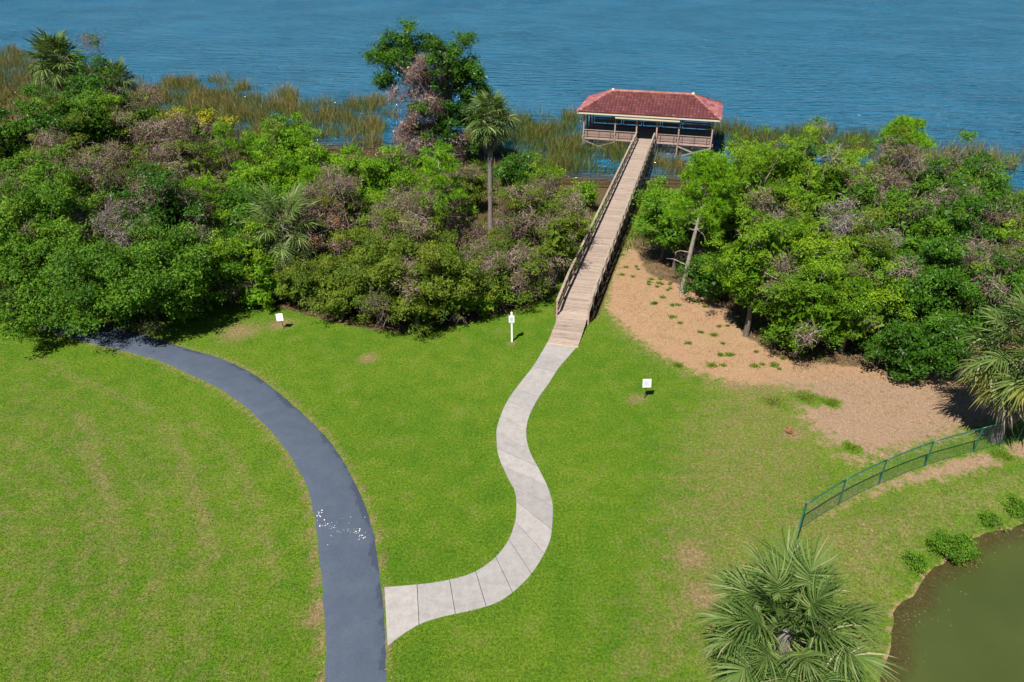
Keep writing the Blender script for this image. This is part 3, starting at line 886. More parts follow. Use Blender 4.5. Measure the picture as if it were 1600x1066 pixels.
xy = (0.00, 38.03)
e = empty('sign_post', (xy[0], xy[1], 0), R(-4))
e.rotation_euler = (0.0, -0.012, R(-4))
tag(e, 'tall white post with a white plate near its top beside the boardwalk entrance', 'sign post')
mb = MB(); mb.box((0, 0, 0.95), (0.105, 0.105, 2.1)); mb.build('post', M['white_paint'], e)
mb = MB(); mb.add([(-.06, -.06, 2.0), (.06, -.06, 2.0), (.06, .06, 2.0), (-.06, .06, 2.0), (0, 0, 2.07)], [(0, 1, 4), (1, 2, 4), (2, 3, 4), (3, 0, 4), (3, 2, 1, 0)])
mb.build('post_cap', M['white_paint'], e)
mb = MB(); mb.box((0, -0.075, 1.60), (0.34, 0.035, 0.46)); p = mb.build('plate', M['white_paint'], e)
mb = MB(); mb.box((0, -0.096, 1.59), (0.17, 0.004, 0.28)); mb.build('printed_area', M['grey_print'], p)

# ------------------------------------------------------------------ chain link fence
FB = [(29.25, 29.33), (27.02, 28.90), (25.03, 28.28), (22.35, 27.38), (19.47, 26.33), (16.72, 25.03), (14.35, 23.70), (12.13, 22.23), (11.24, 20.63), (10.27, 18.78), (9.35, 16.80), (8.2, 12.0)]
FH = 1.42
fence = empty('chain_link_fence', (FB[3][0], FB[3][1], 0.0))
tag(fence, 'curving green chain link fence between the dry ground and the pond bank', 'fence')
f0 = Vector((FB[3][0], FB[3][1], 0))
def fp(x, y, z): return Vector((x, y, z)) - f0
fz = [ground_z(*p) for p in FB]
for i, p in enumerate(FB):
    mb = MB(); r_ = 0.042 if i == 7 else 0.036
    mb.tube([fp(p[0], p[1], fz[i] - 0.3), fp(p[0], p[1], fz[i] + FH + 0.02), fp(p[0], p[1], fz[i] + FH + 0.06)], [r_, r_, r_ * 0.5], 8)
    mb.build('fence_post', M['green_vinyl'], fence, False)
for i in range(len(FB) - 1):
    n = 5
    if 0 <= i < 7:
        q = [FB[max(i - 1, 0)], FB[i], FB[i + 1], FB[i + 2] if i < 6 else (2 * FB[7][0] - FB[6][0], 2 * FB[7][1] - FB[6][1])]
        q = [Vector(v) for v in q]
        pts = []
        for k in range(n + 1):
            t = k / n
            a_, b_, c_, d_ = q
            pts.append(0.5 * ((2 * b_) + (c_ - a_) * t + (2 * a_ - 5 * b_ + 4 * c_ - d_) * t * t + (3 * b_ - a_ - 3 * c_ + d_) * t ** 3))
    else:
        pts = [Vector(FB[i]).lerp(Vector(FB[i + 1]), k / n) for k in range(n + 1)]
    zz = [fz[i] + (fz[i + 1] - fz[i]) * k / n for k in range(n + 1)]
    mb = MB(); mb.tube([fp(p.x, p.y, z + FH) for p, z in zip(pts, zz)], [0.029] * (n + 1), 8); mb.build('top_rail', M['green_vinyl'], fence, True)
    mb = MB(); mb.tube([fp(p.x, p.y, z + 0.06) for p, z in zip(pts, zz)], [0.008] * (n + 1), 4); mb.build('tension_wire', M['green_vinyl'], fence)
    # woven wires, two crossing sets of diagonals
    Ls = [0.0]
    for a_, b_ in zip(pts, pts[1:]): Ls.append(Ls[-1] + (b_ - a_).length)
    L = Ls[-1]
    def at_(s, h):
        x = np.interp(s, Ls, [p.x for p in pts]); y = np.interp(s, Ls, [p.y for p in pts]); z = np.interp(s, Ls, zz)
        return fp(float(x), float(y), float(z) + h)
    mb = MB()
    sp = 0.11; hh = FH - 0.05
    s = -hh
    while s < L:
        for sg in (0, 1):
            a_, b_ = s, s + hh
            t0 = max(0.0, -a_ / hh); t1 = min(1.0, (L - a_) / hh)
            if t1 - t0 < 0.03: continue
            g0, g1 = (t0, t1)
            p0 = at_(a_ + t0 * hh, 0.04 + (t0 if sg == 0 else 1 - t0) * hh)
            p1 = at_(a_ + t1 * hh, 0.04 + (t1 if sg == 0 else 1 - t1) * hh)
            d = (p1 - p0).normalized(); sd_ = d.cross(Vector((d.y, -d.x, 0.3))).normalized() * 0.0019; ud = d.cross(sd_).normalized() * 0.0019
            mb.add([p0 + sd_, p0 - sd_ * 0.5 + ud, p0 - sd_ * 0.5 - ud, p1 + sd_, p1 - sd_ * 0.5 + ud, p1 - sd_ * 0.5 - ud], [(0, 1, 4, 3), (1, 2, 5, 4), (2, 0, 3, 5)])
        s += sp
    tag(mb.build('wire_mesh', M['wire'], fence), kind='stuff')

# ------------------------------------------------------------------ vegetation builders
def unit(v):
    return v / (np.linalg.norm(v, axis=1, keepdims=True) + 1e-9)

def rand_dir(rng, n):
    return unit(rng.normal(size=(n, 3)))

def make_lobes(rng, w, h, base, n, rfac, core=0.30):
    """leafy clumps filling an uneven crown: centres, radii"""
    rx, rz = w / 2, (h - base) / 2
    cz = base + rz
    K_ = 10
    d = rand_dir(rng, n * K_)
    d[:, 2] = np.where((d[:, 2] < -0.45) & (rng.random(n * K_) < 0.7), -d[:, 2], d[:, 2])
    rad = rng.uniform(core, 0.95, n * K_) ** 0.5
    q = d * rad[:, None]
    pick = [0]
    dist = np.linalg.norm(q - q[0], axis=1)
    for _ in range(n - 1):                      # keep the clumps apart so that shaded hollows stay between them
        j = int(np.argmax(dist + rng.normal(0, 0.10, n * K_)))
        pick.append(j)
        dist = np.minimum(dist, np.linalg.norm(q - q[j], axis=1))
    q = q[pick]
    a = np.arctan2(q[:, 1], q[:, 0])
    skew = 1 + 0.18 * np.sin(a * 2 + rng.uniform(0, 6)) + 0.12 * np.sin(a * 3 + rng.uniform(0, 6))
    c = np.stack([q[:, 0] * rx * skew, q[:, 1] * rx * skew, cz + q[:, 2] * rz], 1)
    r = rng.uniform(0.5, 1.5, n) * rfac * w
    c[:, 2] = np.minimum(c[:, 2], h - 0.5 * r) + rng.normal(0, 0.10 * h, n)
    return c, r

def leaves_on(rng, c, r, density, size, aspect=0.55, flat=0.72, upbias=0.42, per=18, jit=1.0):
    """leaf diamonds gathered in sprigs over ragged clumps; returns (n,4,3) and tint"""
    ns = np.maximum(3, (density * r * r / per).astype(int))
    li = np.repeat(np.arange(len(r)), ns)
    m = len(li)
    d = rand_dir(rng, m)
    d[:, 2] = np.where((d[:, 2] < -0.1) & (rng.random(m) < 0.8), -d[:, 2], d[:, 2])
    ph = rng.uniform(0, 6.28, (len(r), 3))[li]
    wob = 1 + 0.22 * np.sin(d[:, 0] * 4 + ph[:, 0]) + 0.22 * np.sin(d[:, 1] * 4 + ph[:, 1]) + 0.15 * np.sin(d[:, 2] * 5 + ph[:, 2])
    rad = (rng.random(m) ** 0.33) * wob * rng.uniform(0.85, 1.3, m)
    sp = c[li] + d * (rad * r[li])[:, None] * np.array([1, 1, flat])
    st = np.clip(rng.normal(0.46, 0.15, len(r))[li] + rng.normal(0, 0.17, m), 0.0, 0.96)
    k = np.maximum(4, rng.poisson(per, m))
    idx = np.repeat(np.arange(m), k)
    n = len(idx)
    off = rng.normal(size=(n, 3)) * (size * 1.05 * jit) * np.array([1, 1, 0.7])
    p = sp[idx] + off
    nrm = unit(d[idx] * 0.30 + unit(off) * 0.30 + rng.normal(size=(n, 3)) * 0.52 + np.array([-0.08, -0.15, upbias]))
    t = unit(np.cross(nrm, rng.normal(size=(n, 3))))
    b = np.cross(nrm, t)
    L = (size * rng.uniform(0.6, 1.35, n) / 2)[:, None]
    v = np.stack([p - t * L - b * L * aspect, p - t * L * 0.8 + b * L * aspect, p + t * L + np.array([0, 0, -0.2]) * L], 1)
    tint = np.clip(st[idx] + rng.normal(0, 0.08, n), 0.0, 0.97)
    tint[rng.random(n) < 0.00025] = 1.0
    return v, tint

def twigs_on(rng, c, r, density, length=0.7, width=0.022, flat=0.85):
    """a loose tangle of thin dead stems through clumps, three bent pieces each, with withered leaf scraps"""
    cnt = np.maximum(10, (density * r * r).astype(int))
    idx = np.repeat(np.arange(len(r)), cnt)
    n = len(idx)
    d = rand_dir(rng, n)
    p = c[idx] + d * (r[idx] * 1.15 * rng.random(n) ** 0.4)[:, None] * np.array([1, 1, flat])
    hang = rng.uniform(-0.9, 0.35, n)
    dirn = unit(rng.normal(size=(n, 3)) * 0.8 + np.stack([np.zeros(n), np.zeros(n), hang], 1))
    L = length * rng.uniform(0.3, 1.3, n)
    tris = []
    tint = np.clip(rng.normal(0.42, 0.14, len(r))[idx] + rng.normal(0, 0.2, n), 0, 1)
    side = unit(np.cross(dirn, rng.normal(size=(n, 3)))) * (width * rng.uniform(0.5, 1.4, n) / 2)[:, None]
    for k in range(3):
        q = p + dirn * (L / 3)[:, None]
        tris.append(np.stack([p - side, p + side, q + dirn * 0.04], 1))
        p = q
        dirn = unit(dirn + rng.normal(size=(n, 3)) * 0.4 + np.array([0, 0, -0.12]))
    v = np.concatenate(tris); tt = np.tile(tint, 3)
    lv, lt = leaves_on(rng, c, r, density * 0.7, width * 3.2, 0.6, per=8, jit=2.0)
    return np.concatenate([v, lv]), np.concatenate([tt, np.clip(lt * 0.9, 0, 1)])

def needles_on(rng, c, r, density, length=0.30, width=0.022):
    """pine tufts: needles fanning out from shoot tips"""
    cnt = np.maximum(5, (density * r * r).astype(int))
    idx = np.repeat(np.arange(len(r)), cnt)
    n = len(idx)
    d = rand_dir(rng, n)
    d[:, 2] = np.where((d[:, 2] < 0) & (rng.random(n) < 0.6), -d[:, 2], d[:, 2])
    p = c[idx] + d * (r[idx] * (rng.random(n) ** 0.4))[:, None] * np.array([1, 1, 0.8])
    ax = unit(d + np.array([0, 0, 0.5]))
    K = 15
    P_ = np.repeat(p, K, 0); A_ = np.repeat(ax, K, 0)
    nd_ = unit(A_ * 0.75 + rng.normal(size=(n * K, 3)) * 0.62)
    L = (length * rng.uniform(0.7, 1.25, n * K))[:, None]
    s = unit(np.cross(nd_, rng.normal(size=(n * K, 3)))) * width / 2
    v = np.stack([P_ - s, P_ + s, P_ + nd_ * L + np.array([0, 0, -0.04])], 1)
    tint = np.clip(np.repeat(rng.normal(0.5, 0.2, n), K) + rng.normal(0, 0.14, n * K), 0, 1)
    return v, tint

def trunk_mesh(rng, h, c, r, mat, rad, nlimb=9, lean=(0, 0), fork=0.35):
    mb = MB()
    top = Vector((lean[0], lean[1], h * fork))
    k1 = Vector((lean[0] * 0.4 + rng.normal(0, 0.05), lean[1] * 0.4 + rng.normal(0, 0.05), h * fork * 0.5))
    mb.tube([(0, 0, -0.3), (0, 0, 0.05), k1, top], [rad * 1.5, rad * 1.15, rad * 0.92, rad * 0.8], 7)
    order = rng.permutation(len(r))[:nlimb]
    for j in order:
        e = Vector(c[j]); 
        m_ = top.lerp(e, 0.5) + Vector(rng.normal(0, 0.16, 3)) + Vector((0, 0, 0.15))
        mb.tube([top - Vector((0, 0, rng.uniform(0, h * fork * 0.4))), m_, e], [rad * 0.55, rad * 0.36, rad * 0.10], 5)
        for _ in range(2):
            e2 = e + Vector(rng.normal(0, 0.6, 3)) * float(r[j])
            mb.tube([m_.lerp(e, 0.6), e2], [rad * 0.2, rad * 0.05], 4, False)
    return mb.mesh('trunk', mat, True)

SEED = [100]
def add_part(name, data, k, mat, parent):
    me = poly_mesh(name, data[0], k, data[1], mat)
    return link(bpy.data.objects.new(name, me), parent)

KIND = {
    # leaf material, leaf size, leaves per clump radius squared, clump count, clump radius factor, crown base
    'broad':  dict(mat='broad', size=0.165, dens=980, n=28, rf=0.119, base=0.12),
    'bright': dict(mat='bright', size=0.160, dens=980, n=32, rf=0.130, base=0.02),
    'lime':   dict(mat='lime', size=0.130, dens=1250, n=34, rf=0.115, base=0.07),
    'olive':  dict(mat='olive', size=0.130, dens=1120, n=32, rf=0.122, base=0.08),
    'dark':   dict(mat='dark', size=0.165, dens=980, n=30, rf=0.125, base=0.10),
}

def bush(name, cat, kind, x, y, h, w, label, group, vine=0.0, vmat='vine', red=0.0, base=None, thin=1.0, leafsize=1.0, bark='bark', off=0.0):
    """a shrub or small tree: trunk with limbs, leafy crown and, where it has them, dead vines"""
    SEED[0] += 1
    rng = np.random.default_rng(SEED[0])
    K = KIND[kind]
    z = ground_z(x, y)
    e = empty(name, (x, y, z))
    tag(e, label, cat, group)
    cb = h * (K['base'] if base is None else base)
    n = int(K['n'] * min(1.6, max(0.55, (w * h / 20.0) ** 0.5)))
    c, r = make_lobes(rng, w, h, cb, n, K['rf'] * min(1.15, max(0.8, 4.5 / w)) )
    c[:, 1] += off * (0.4 + 0.6 * c[:, 2] / h)
    far = max(1.0, min(1.7, y / 55.0))
    is_v = rng.random(n) < (vine if vine > 0.9 else vine * 0.9)
    lv = ~is_v
    mt = trunk_mesh(rng, h, c, r, M[bark], 0.035 * h ** 0.5 + 0.012 * w, 8, (rng.normal(0, 0.2), rng.normal(0, 0.2)))
    link(bpy.data.objects.new('trunk', mt), e)
    s = K['size'] * far * leafsize
    dn = K['dens'] * thin / (far * leafsize) ** 2
    parts = []
    if lv.sum() > 0: parts.append(leaves_on(rng, c[lv], r[lv], dn, s))
    # oversized leaves added deep in the crown to block light and darken gaps
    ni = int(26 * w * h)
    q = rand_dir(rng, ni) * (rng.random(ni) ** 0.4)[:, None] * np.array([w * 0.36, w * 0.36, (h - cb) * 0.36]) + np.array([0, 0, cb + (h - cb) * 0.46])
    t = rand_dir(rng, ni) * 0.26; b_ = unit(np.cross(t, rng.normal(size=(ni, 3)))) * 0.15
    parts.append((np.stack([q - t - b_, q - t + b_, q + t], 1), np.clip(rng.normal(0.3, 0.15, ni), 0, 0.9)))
    if is_v.sum() > 0:
        # a little leaf still alive among the dead stems
        parts.append(leaves_on(rng, c[is_v], r[is_v], dn * 0.30, s))
        add_part('dead_vines', twigs_on(rng, c[is_v], r[is_v] * 1.1, 300 / far, 0.8, 0.034 * far), 3, M[vmat], e)
    own = rng.normal(0, 0.11)
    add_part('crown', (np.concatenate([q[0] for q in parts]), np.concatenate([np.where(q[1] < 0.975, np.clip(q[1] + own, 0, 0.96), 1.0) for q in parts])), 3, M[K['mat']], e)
    if red > 0:
        k = rng.permutation(n)[:max(2, int(n * red))]
        add_part('dead_leaves', leaves_on(rng, c[k], r[k] * 0.9, 300, 0.17), 3, M['vine_red'], e)
    return e

def pine(name, x, y, h, w, label, group, vine=0.0, base=0.35, trunk_r=0.11, lean=(0.0, 0.0), nl=26, dens=75, tintmat='needle'):
    SEED[0] += 1
    rng = np.random.default_rng(SEED[0])
    z = ground_z(x, y)
    e = empty(name, (x, y, z))
    tag(e, label, 'pine tree', group)
    far = max(1.0, min(1.6, y / 60.0))
    t = np.sort(rng.random(nl)) ** 0.8
    ang = np.arange(nl) * 2.4 + rng.uniform(0, 1, nl)
    reach = w / 2 * (1 - 0.75 * t) * rng.uniform(0.35, 1.05, nl) + 0.15
    zz = h * (base + (0.96 - base) * t)
    lx_, ly_ = lean[0] * zz / h, lean[1] * zz / h
    c = np.stack([np.cos(ang) * reach + lx_, np.sin(ang) * reach + ly_, zz], 1)
    r = rng.uniform(0.38, 0.62, nl) * (w / 3.6) ** 0.5
    mb = MB()
    mb.tube([(0, 0, -0.3), (0, 0, 0.05), (lean[0] * .3, lean[1] * .3, h * .35), (lean[0] * .75, lean[1] * .75, h * .75), (lean[0], lean[1], h * 0.97)],
            [trunk_r * 1.5, trunk_r * 1.15, trunk_r * .9, trunk_r * .5, trunk_r * .12], 8)
    for i in range(nl):
        a_ = Vector((lx_[i] * 0.9, ly_[i] * 0.9, zz[i] - 0.45 * reach[i]))
        mb.tube([a_, a_.lerp(Vector(c[i]), 0.55) + Vector((0, 0, -0.05)), Vector(c[i])], [trunk_r * .34, trunk_r * .22, trunk_r * .08], 5, False)
    for k in range(4):
        hh = h * rng.uniform(0.2, max(0.25, base)); an = rng.uniform(0, 6.28); l_ = rng.uniform(0.6, 1.5)
        a_ = Vector((lean[0] * hh / h, lean[1] * hh / h, hh))
        mb.tube([a_, a_ + Vector((math.cos(an) * l_, math.sin(an) * l_, 0.2)), a_ + Vector((math.cos(an) * l_ * 1.5, math.sin(an) * l_ * 1.5, 0.1))], [trunk_r * .3, trunk_r * .18, trunk_r * .05], 5, False)
    link(bpy.data.objects.new('trunk', mb.mesh('trunk', M['pale_bark'], True)), e)
    add_part('crown', needles_on(rng, c, r, dens / far, 0.32 * far, 0.036 * far), 3, M[tintmat], e)
    if vine > 0:
        n = int(14 * vine) + 3
        zz2 = h * rng.uniform(0.05, max(0.75, base + 0.08), n)
        an = rng.uniform(0, 6.28, n); rr_ = w * 0.30 * (1 - 0.6 * zz2 / h) * rng.uniform(0.3, 1, n)
        cv = np.stack([np.cos(an) * rr_, np.sin(an) * rr_, zz2], 1); rv = rng.uniform(0.45, 0.8, n)
        add_part('dead_vines', twigs_on(rng, cv, rv, 330, 0.9, 0.030 * far, 1.3), 3, M['vine'], e)
        add_part('vine_leaves', leaves_on(rng, cv, rv * 0.95, 160, 0.16), 3, M['olive'], e)
    return e

# --- palms: each frond is a fan of narrow leaflets on a stalk
def frond_mesh(seed, stalk, blade, droop, nleaf, width, mat, spread=2.35, ragged=0.1, fold=0.25):
    rng = np.random.default_rng(seed)
    mb = MB()
    # stalk
    mb.tube([(0, 0, 0), (stalk * 0.5, 0, 0.03), (stalk, 0, -0.02)], [0.030, 0.020, 0.016], 4, False)
    mb.t += [0.75] * len(mb.f)
    costa = blade * 0.42
    for j in range(nleaf):
        f = (j / (nleaf - 1)) * 2 - 1
        ang = f * spread + rng.normal(0, 0.03)
        att = (1 - abs(f)) ** 1.1 * costa
        base = np.array([stalk + att, 0.0, -0.02 - droop * 0.35 * (att / max(costa, 1e-6)) ** 2 * costa])
        L = blade * (1 - 0.42 * abs(f) ** 1.6) * (1 - att / blade * 0.45) * rng.uniform(1 - ragged * 1.6, 1 + ragged)
        dirv = np.array([math.cos(ang), math.sin(ang), 0.0])
        side = np.array([-math.sin(ang), math.cos(ang), 0.0])
        dr = droop * rng.uniform(0.6, 1.5)
        pts = []
        for t, wf in ((0.0, 0.35), (0.35, 1.0), (0.7, 0.7), (1.0, 0.06)):
            p = base + dirv * L * t * (1 - 0.12 * dr * t) + np.array([0, 0, fold * abs(math.sin(ang)) * L * min(t, 0.5) * 1.0 - dr * L * t * t * 0.62])
            p = p + side * rng.normal(0, 0.02) * t
            tw = side * math.cos(0.5) + np.array([0, 0, math.sin(0.5)]) * (1 if j % 2 else -1)
            pts += [p - tw * width * wf / 2, p + tw * width * wf / 2]
        tint = min(1, max(0, rng.normal(0.5, 0.28)))
        mb.add(pts, [(0, 1, 3, 2), (2, 3, 5, 4), (4, 5, 7, 6)], tint)
    return mb.mesh('frond', mat)

FR = {}
def frond_set(key, blade, stalk, nleaf, width):
    FR[key] = dict(
        green=[frond_mesh(10 + k, stalk * (0.9 + 0.1 * k), blade, d, nleaf, width, M['palm']) for k, d in enumerate((0.35, 0.60, 0.85, 0.5))],
        yellow=[frond_mesh(20 + k, stalk, blade * 0.95, 0.8 + 0.2 * k, nleaf, width, M['palm_yellow'], 2.2, 0.2) for k in range(2)],
        dead=[frond_mesh(30 + k, stalk * 0.9, blade * 0.85, 1.1 + 0.3 * k, int(nleaf * 0.75), width * 0.8, M['palm_dead'], 1.9, 0.35, 0.05) for k in range(2)])
frond_set('near', 1.42, 1.25, 46, 0.058)
frond_set('mid', 1.20, 1.00, 32, 0.062)
frond_set('far', 1.25, 0.95, 20, 0.105)

def palm(name, x, y, hz, label, fset, n_green, n_yellow, n_dead, scale=1.0, trunk_r=0.19, lo=-35, skirt=(-55, -80), lean=(0.0, 0.0), group='cabbage palms', cat='palm tree', up=82):
    SEED[0] += 1
    rng = np.random.default_rng(SEED[0])
    z = ground_z(x, y)
    e = empty(name, (x, y, z))
    tag(e, label, cat, group)
    mb = MB()
    n = max(4, int(hz / 0.5))
    pts = []; rad = []
    for i in range(n + 1):
        t = i / n
        pts.append((lean[0] * t * t, lean[1] * t * t, -0.3 + (hz + 0.3) * t))
        rad.append(trunk_r * (1.35 - 0.35 * min(1, t * 5)) * (1 + 0.05 * rng.normal()))
    mb.tube(pts, rad, 9)
    link(bpy.data.objects.new('trunk', mb.mesh('trunk', M['palm_bark'], True)), e)
    top = (lean[0], lean[1], hz)
    tot = n_green + n_yellow + n_dead
    for i in range(tot):
        az = i * 2.39996 + rng.uniform(-0.2, 0.2)
        if i < n_green:
            f = (i + 0.5) / n_green
            el = up - (up - lo) * f ** 0.85 + rng.normal(0, 5)
            me = FR[fset]['green'][i % 4]
        elif i < n_green + n_yellow:
            el = lo - 8 + rng.normal(0, 7); me = FR[fset]['yellow'][i % 2]
        else:
            el = rng.uniform(skirt[1], skirt[0]); me = FR[fset]['dead'][i % 2]
        o = link(bpy.data.objects.new('frond' if i < n_green + n_yellow else 'dead_frond', me), e)
        drop = 0.0 if i < n_green + n_yellow else rng.uniform(0.0, 0.7)
        o.location = (top[0] + math.cos(az) * trunk_r * 0.7, top[1] + math.sin(az) * trunk_r * 0.7, top[2] - 0.25 * (1 - math.sin(R(el))) - drop)
        o.rotation_euler = Matrix.Rotation(az, 4, 'Z').to_3x3().to_4x4().__matmul__(Matrix.Rotation(R(-el), 4, 'Y')).__matmul__(Matrix.Rotation(rng.normal(0, 0.25), 4, 'X')).to_euler()
        s = scale * rng.uniform(0.85, 1.12)
        o.scale = (s, s, s)
    return e

# ------------------------------------------------------------------ palms
palm('cabbage_palm', 8.0, 13.85, 4.3, 'big cabbage palm in the lawn foreground hiding the near end of the green fence', 'near', 42, 6, 24, 0.90, 0.21, -32, (-20, -75))
palm('cabbage_palm', 23.9, 28.3, 5.3, 'cabbage palm with yellowing fronds and grey dead skirt at the fence on the right edge', 'mid', 34, 26, 64, 1.28, 0.24, -22, (-30, -85))
palm('cabbage_palm', -1.78, 56.66, 9.55, 'tall lone cabbage palm with a bare trunk left of the boardwalk', 'far', 56, 0, 20, 0.92, 0.20, -45, (-50, -80), (0.12, 0.0))
palm('cabbage_palm', -55.92, 93.49, 8.77, 'round cabbage palm against the lake at the far left', 'far', 76, 0, 20, 1.55, 0.24, -50, (-45, -80))
palm('cabbage_palm', -48.68, 92.59, 6.86, 'half hidden cabbage palm behind the vine covered tree at the far left', 'far', 44, 0, 10, 1.1, 0.22, -40, (-45, -80))
palm('cabbage_palm', -15.42, 45.59, 4.76, 'low young palm between the yellow green shrub and the red brown dead shrub', 'mid', 26, 2, 8, 1.3, 0.2, -30, (-40, -75))
palm('cabbage_palm', -14.69, 43.59, 2.93, 'small stubby palm with drooping fronds behind the leaning sign', 'mid', 8, 3, 6, 0.85, 0.15, -45, (-40, -75))

# ------------------------------------------------------------------ the thicket on the left
GL = 'trees and shrubs of the left thicket'
def sh(kind, xyhw, label, vine=0.0, **kw):
    x, y, h, w = xyhw
    w *= 1.12
    h *= 1.0 + 0.12 * math.sin(x * 12.9 + y * 7.7)
    nm = 'broadleaf_tree' if h > 4.6 else 'shrub'
    return bush(nm, 'tree' if h > 4.6 else 'shrub', kind, x, y, h, w, label, kw.pop('group', GL), vine, **kw)

# front row over the asphalt path
sh('broad', (-33.44, 44.77, 5.29, 8.17), 'dense green tree at the left edge overhanging the asphalt path', 0.05, off=-0.2)
sh('broad', (-29.02, 42.83, 4.28, 8.35), 'second broad green tree from the left overhanging the asphalt path', 0.06, off=-2.3)
sh('broad', (-24.21, 41.54, 4.52, 7.94), 'green tree casting the ragged shadow across the bend of the asphalt path', 0.05, off=-2.2)
sh('broad', (-20.99, 41.91, 5.31, 6.32), 'rounded green tree at the inner bend of the asphalt path', 0.08, off=-0.8)
sh('broad', (-32.69, 46.64, 6.18, 6.63), 'green tree rising behind the leftmost path side tree', 0.10)
sh('dark', (-21.57, 46.64, 4.13, 4.03), 'dark green shrub in the shade beside the yellow green shrub')
sh('lime', (-17.73, 43.59, 5.42, 3.99), 'yellow green shrub with pale young leaves above the bare soil patch', 0.12)
sh('bright', (-16.57, 42.64, 3.03, 2.52), 'low bright green shrub behind the leaning sign', 0.05)
# second row
sh('olive', (-27.88, 48.29, 5.25, 5.94), 'pale grey tangle of dead twigs above the path side trees', 0.96, vmat='vine_grey')
sh('broad', (-33.71, 51.89, 6.44, 5.78), 'leafy green tree left of the pale grey twig tangle', 0.15)
sh('broad', (-38.14, 53.19, 7.41, 5.87), 'green tree at the left edge level with the grey twig tangle', 0.1)
sh('olive', (-32.61, 54.53, 6.55, 5.52), 'brown vine smothered shrub above the grey twig tangle', 0.65)
sh('dark', (-24.63, 48.86, 6.58, 5.04), 'dark shrub draped in brown vines right of the grey twig tangle', 0.5)
sh('olive', (-28.85, 54.53, 6.55, 5.02), 'olive shrub half covered with dead vines in the middle of the left thicket', 0.5)
pine('pine_tree', -22.79, 51.26, 6.44, 4.05, 'young yellow green pine among brown vines right of the grey twig tangle', GL, 0.6, 0.25, 0.09)
sh('dark', (-19.88, 51.26, 5.58, 4.31), 'deep green tree left of the young palm')
# upper left
sh('broad', (-42.96, 61.35, 9.17, 7.11), 'tall dark leaved tree at the left edge below the round palm', 0.05)
sh('dark', (-41.69, 63.95, 10.59, 6.48), 'dense green tree directly below the round palm', 0.05)
sh('broad', (-40.36, 66.97, 8.92, 6.21), 'broad leaved tree right of the dense tree below the round palm', 0.12)
sh('dark', (-41.19, 74.09, 10.50, 6.11), 'leafy tree in front of the half hidden palm', 0.12)
sh('lime', (-37.89, 69.49, 7.08, 3.39), 'small tree with pale trunk and yellow green tuft of leaves', 0.0, base=0.62, bark='pale_bark')
sh('olive', (-36.59, 58.93, 7.14, 6.41), 'olive green tree with grey twigs in the upper left thicket', 0.35)
sh('olive', (-32.31, 59.76, 6.26, 5.70), 'purple brown vine mound in front of the pale trunked tree', 0.75)
sh('olive', (-30.41, 63.42, 7.52, 5.68), 'mound of purple dead vines below the yellow vine', 0.85)
sh('broad', (-38.52, 76.00, 6.68, 5.02), 'green tree between the half hidden palm and the reeds', 0.3)
sh('olive', (-26.89, 59.02, 6.11, 5.11), 'brown vine mound left of the two bright young pines', 0.75)
sh('lime', (-29.46, 58.99, 5.04, 4.32), 'green shrub between two purple vine mounds', 0.25)
e = sh('lime', (-32.31, 75.09, 7.07, 5.30), 'shrub topped with golden yellow flowering vine at the edge of the reeds', 0.35)
rng = np.random.default_rng(5)
cc = rng.normal(size=(9, 3)) * np.array([1.9, 0.8, 0.4]) + np.array([0.0, -0.5, 8.3])
HH = max(v.co.z for v in e.children[1].data.vertices)
cc[:, 2] += HH - 8.6
add_part('yellow_flowers', leaves_on(rng, cc, np.full(9, 0.7), 700, 0.24), 3, M['yellow'], e)
pine('pine_tree', -26.32, 65.63, 7.03, 4.41, 'bright young pine beside the yellow flowering shrub', GL, 0.2, 0.2, 0.09)
pine('pine_tree', -24.47, 67.89, 5.86, 3.65, 'bright young pine standing nearest the water on the left', GL, 0.1, 0.2, 0.08)
pine('pine_tree', -40.60, 80.16, 5.48, 2.82, 'slim dark pine at the back of the upper left thicket', GL, 0.3, 0.3, 0.08)
sh('bright', (-24.59, 80.46, 4.27, 4.42), 'small bright shrub standing at the water among the reeds', 0.0)
# bright middle
sh('bright', (-20.53, 59.05, 5.31, 5.40), 'bright green shrub at the left of the sunny middle bank', 0.02)
sh('bright', (-17.72, 60.81, 5.42, 6.09), 'bright green mound behind the young palm on the sunny bank', 0.0)
sh('bright', (-14.10, 60.84, 5.86, 5.81), 'bright green mound in the centre of the sunny bank', 0.0)
sh('bright', (-10.55, 60.95, 5.43, 5.00), 'bright green mound left of the vine hung pine', 0.05)
sh('bright', (-17.69, 52.53, 4.68, 3.93), 'lush green shrub directly above the young palm', 0.0)
sh('lime', (-10.30, 51.26, 5.68, 4.55), 'yellow green shrub between the two brown vine towers', 0.08)
pine('pine_tree', -15.77, 55.23, 5.95, 2.54, 'small pine tip poking out of the bright green bank', GL, 0.2, 0.4, 0.07)
sh('olive', (-13.02, 50.04, 7.27, 3.95), 'narrow tower of pinkish dead vines behind the red brown shrub', 0.85)
sh('olive', (-13.66, 46.64, 5.50, 4.21), 'red brown dead shrub beside the young palm', 0.85, red=0.45)
sh('olive', (-7.77, 47.18, 6.89, 3.55), 'tall tower of pale brown vines left of the vine hung pine', 0.9)
pine('pine_tree', -4.99, 48.29, 9.27, 5.57, 'large pine hung with brown vines left of the lone palm', GL, 1.0, 0.45, 0.14, nl=30)
pine('pine_tree', -4.04, 51.26, 4.85, 2.65, 'small pine at the foot of the lone palm', GL, 0.5, 0.3, 0.08)
sh('olive', (-6.41, 46.64, 6.18, 3.53), 'brown vine column under the vine hung pine', 0.85)
sh('olive', (-2.88, 48.29, 2.67, 3.71), 'brown and olive shrub in front of the lone palm', 0.6, red=0.06)
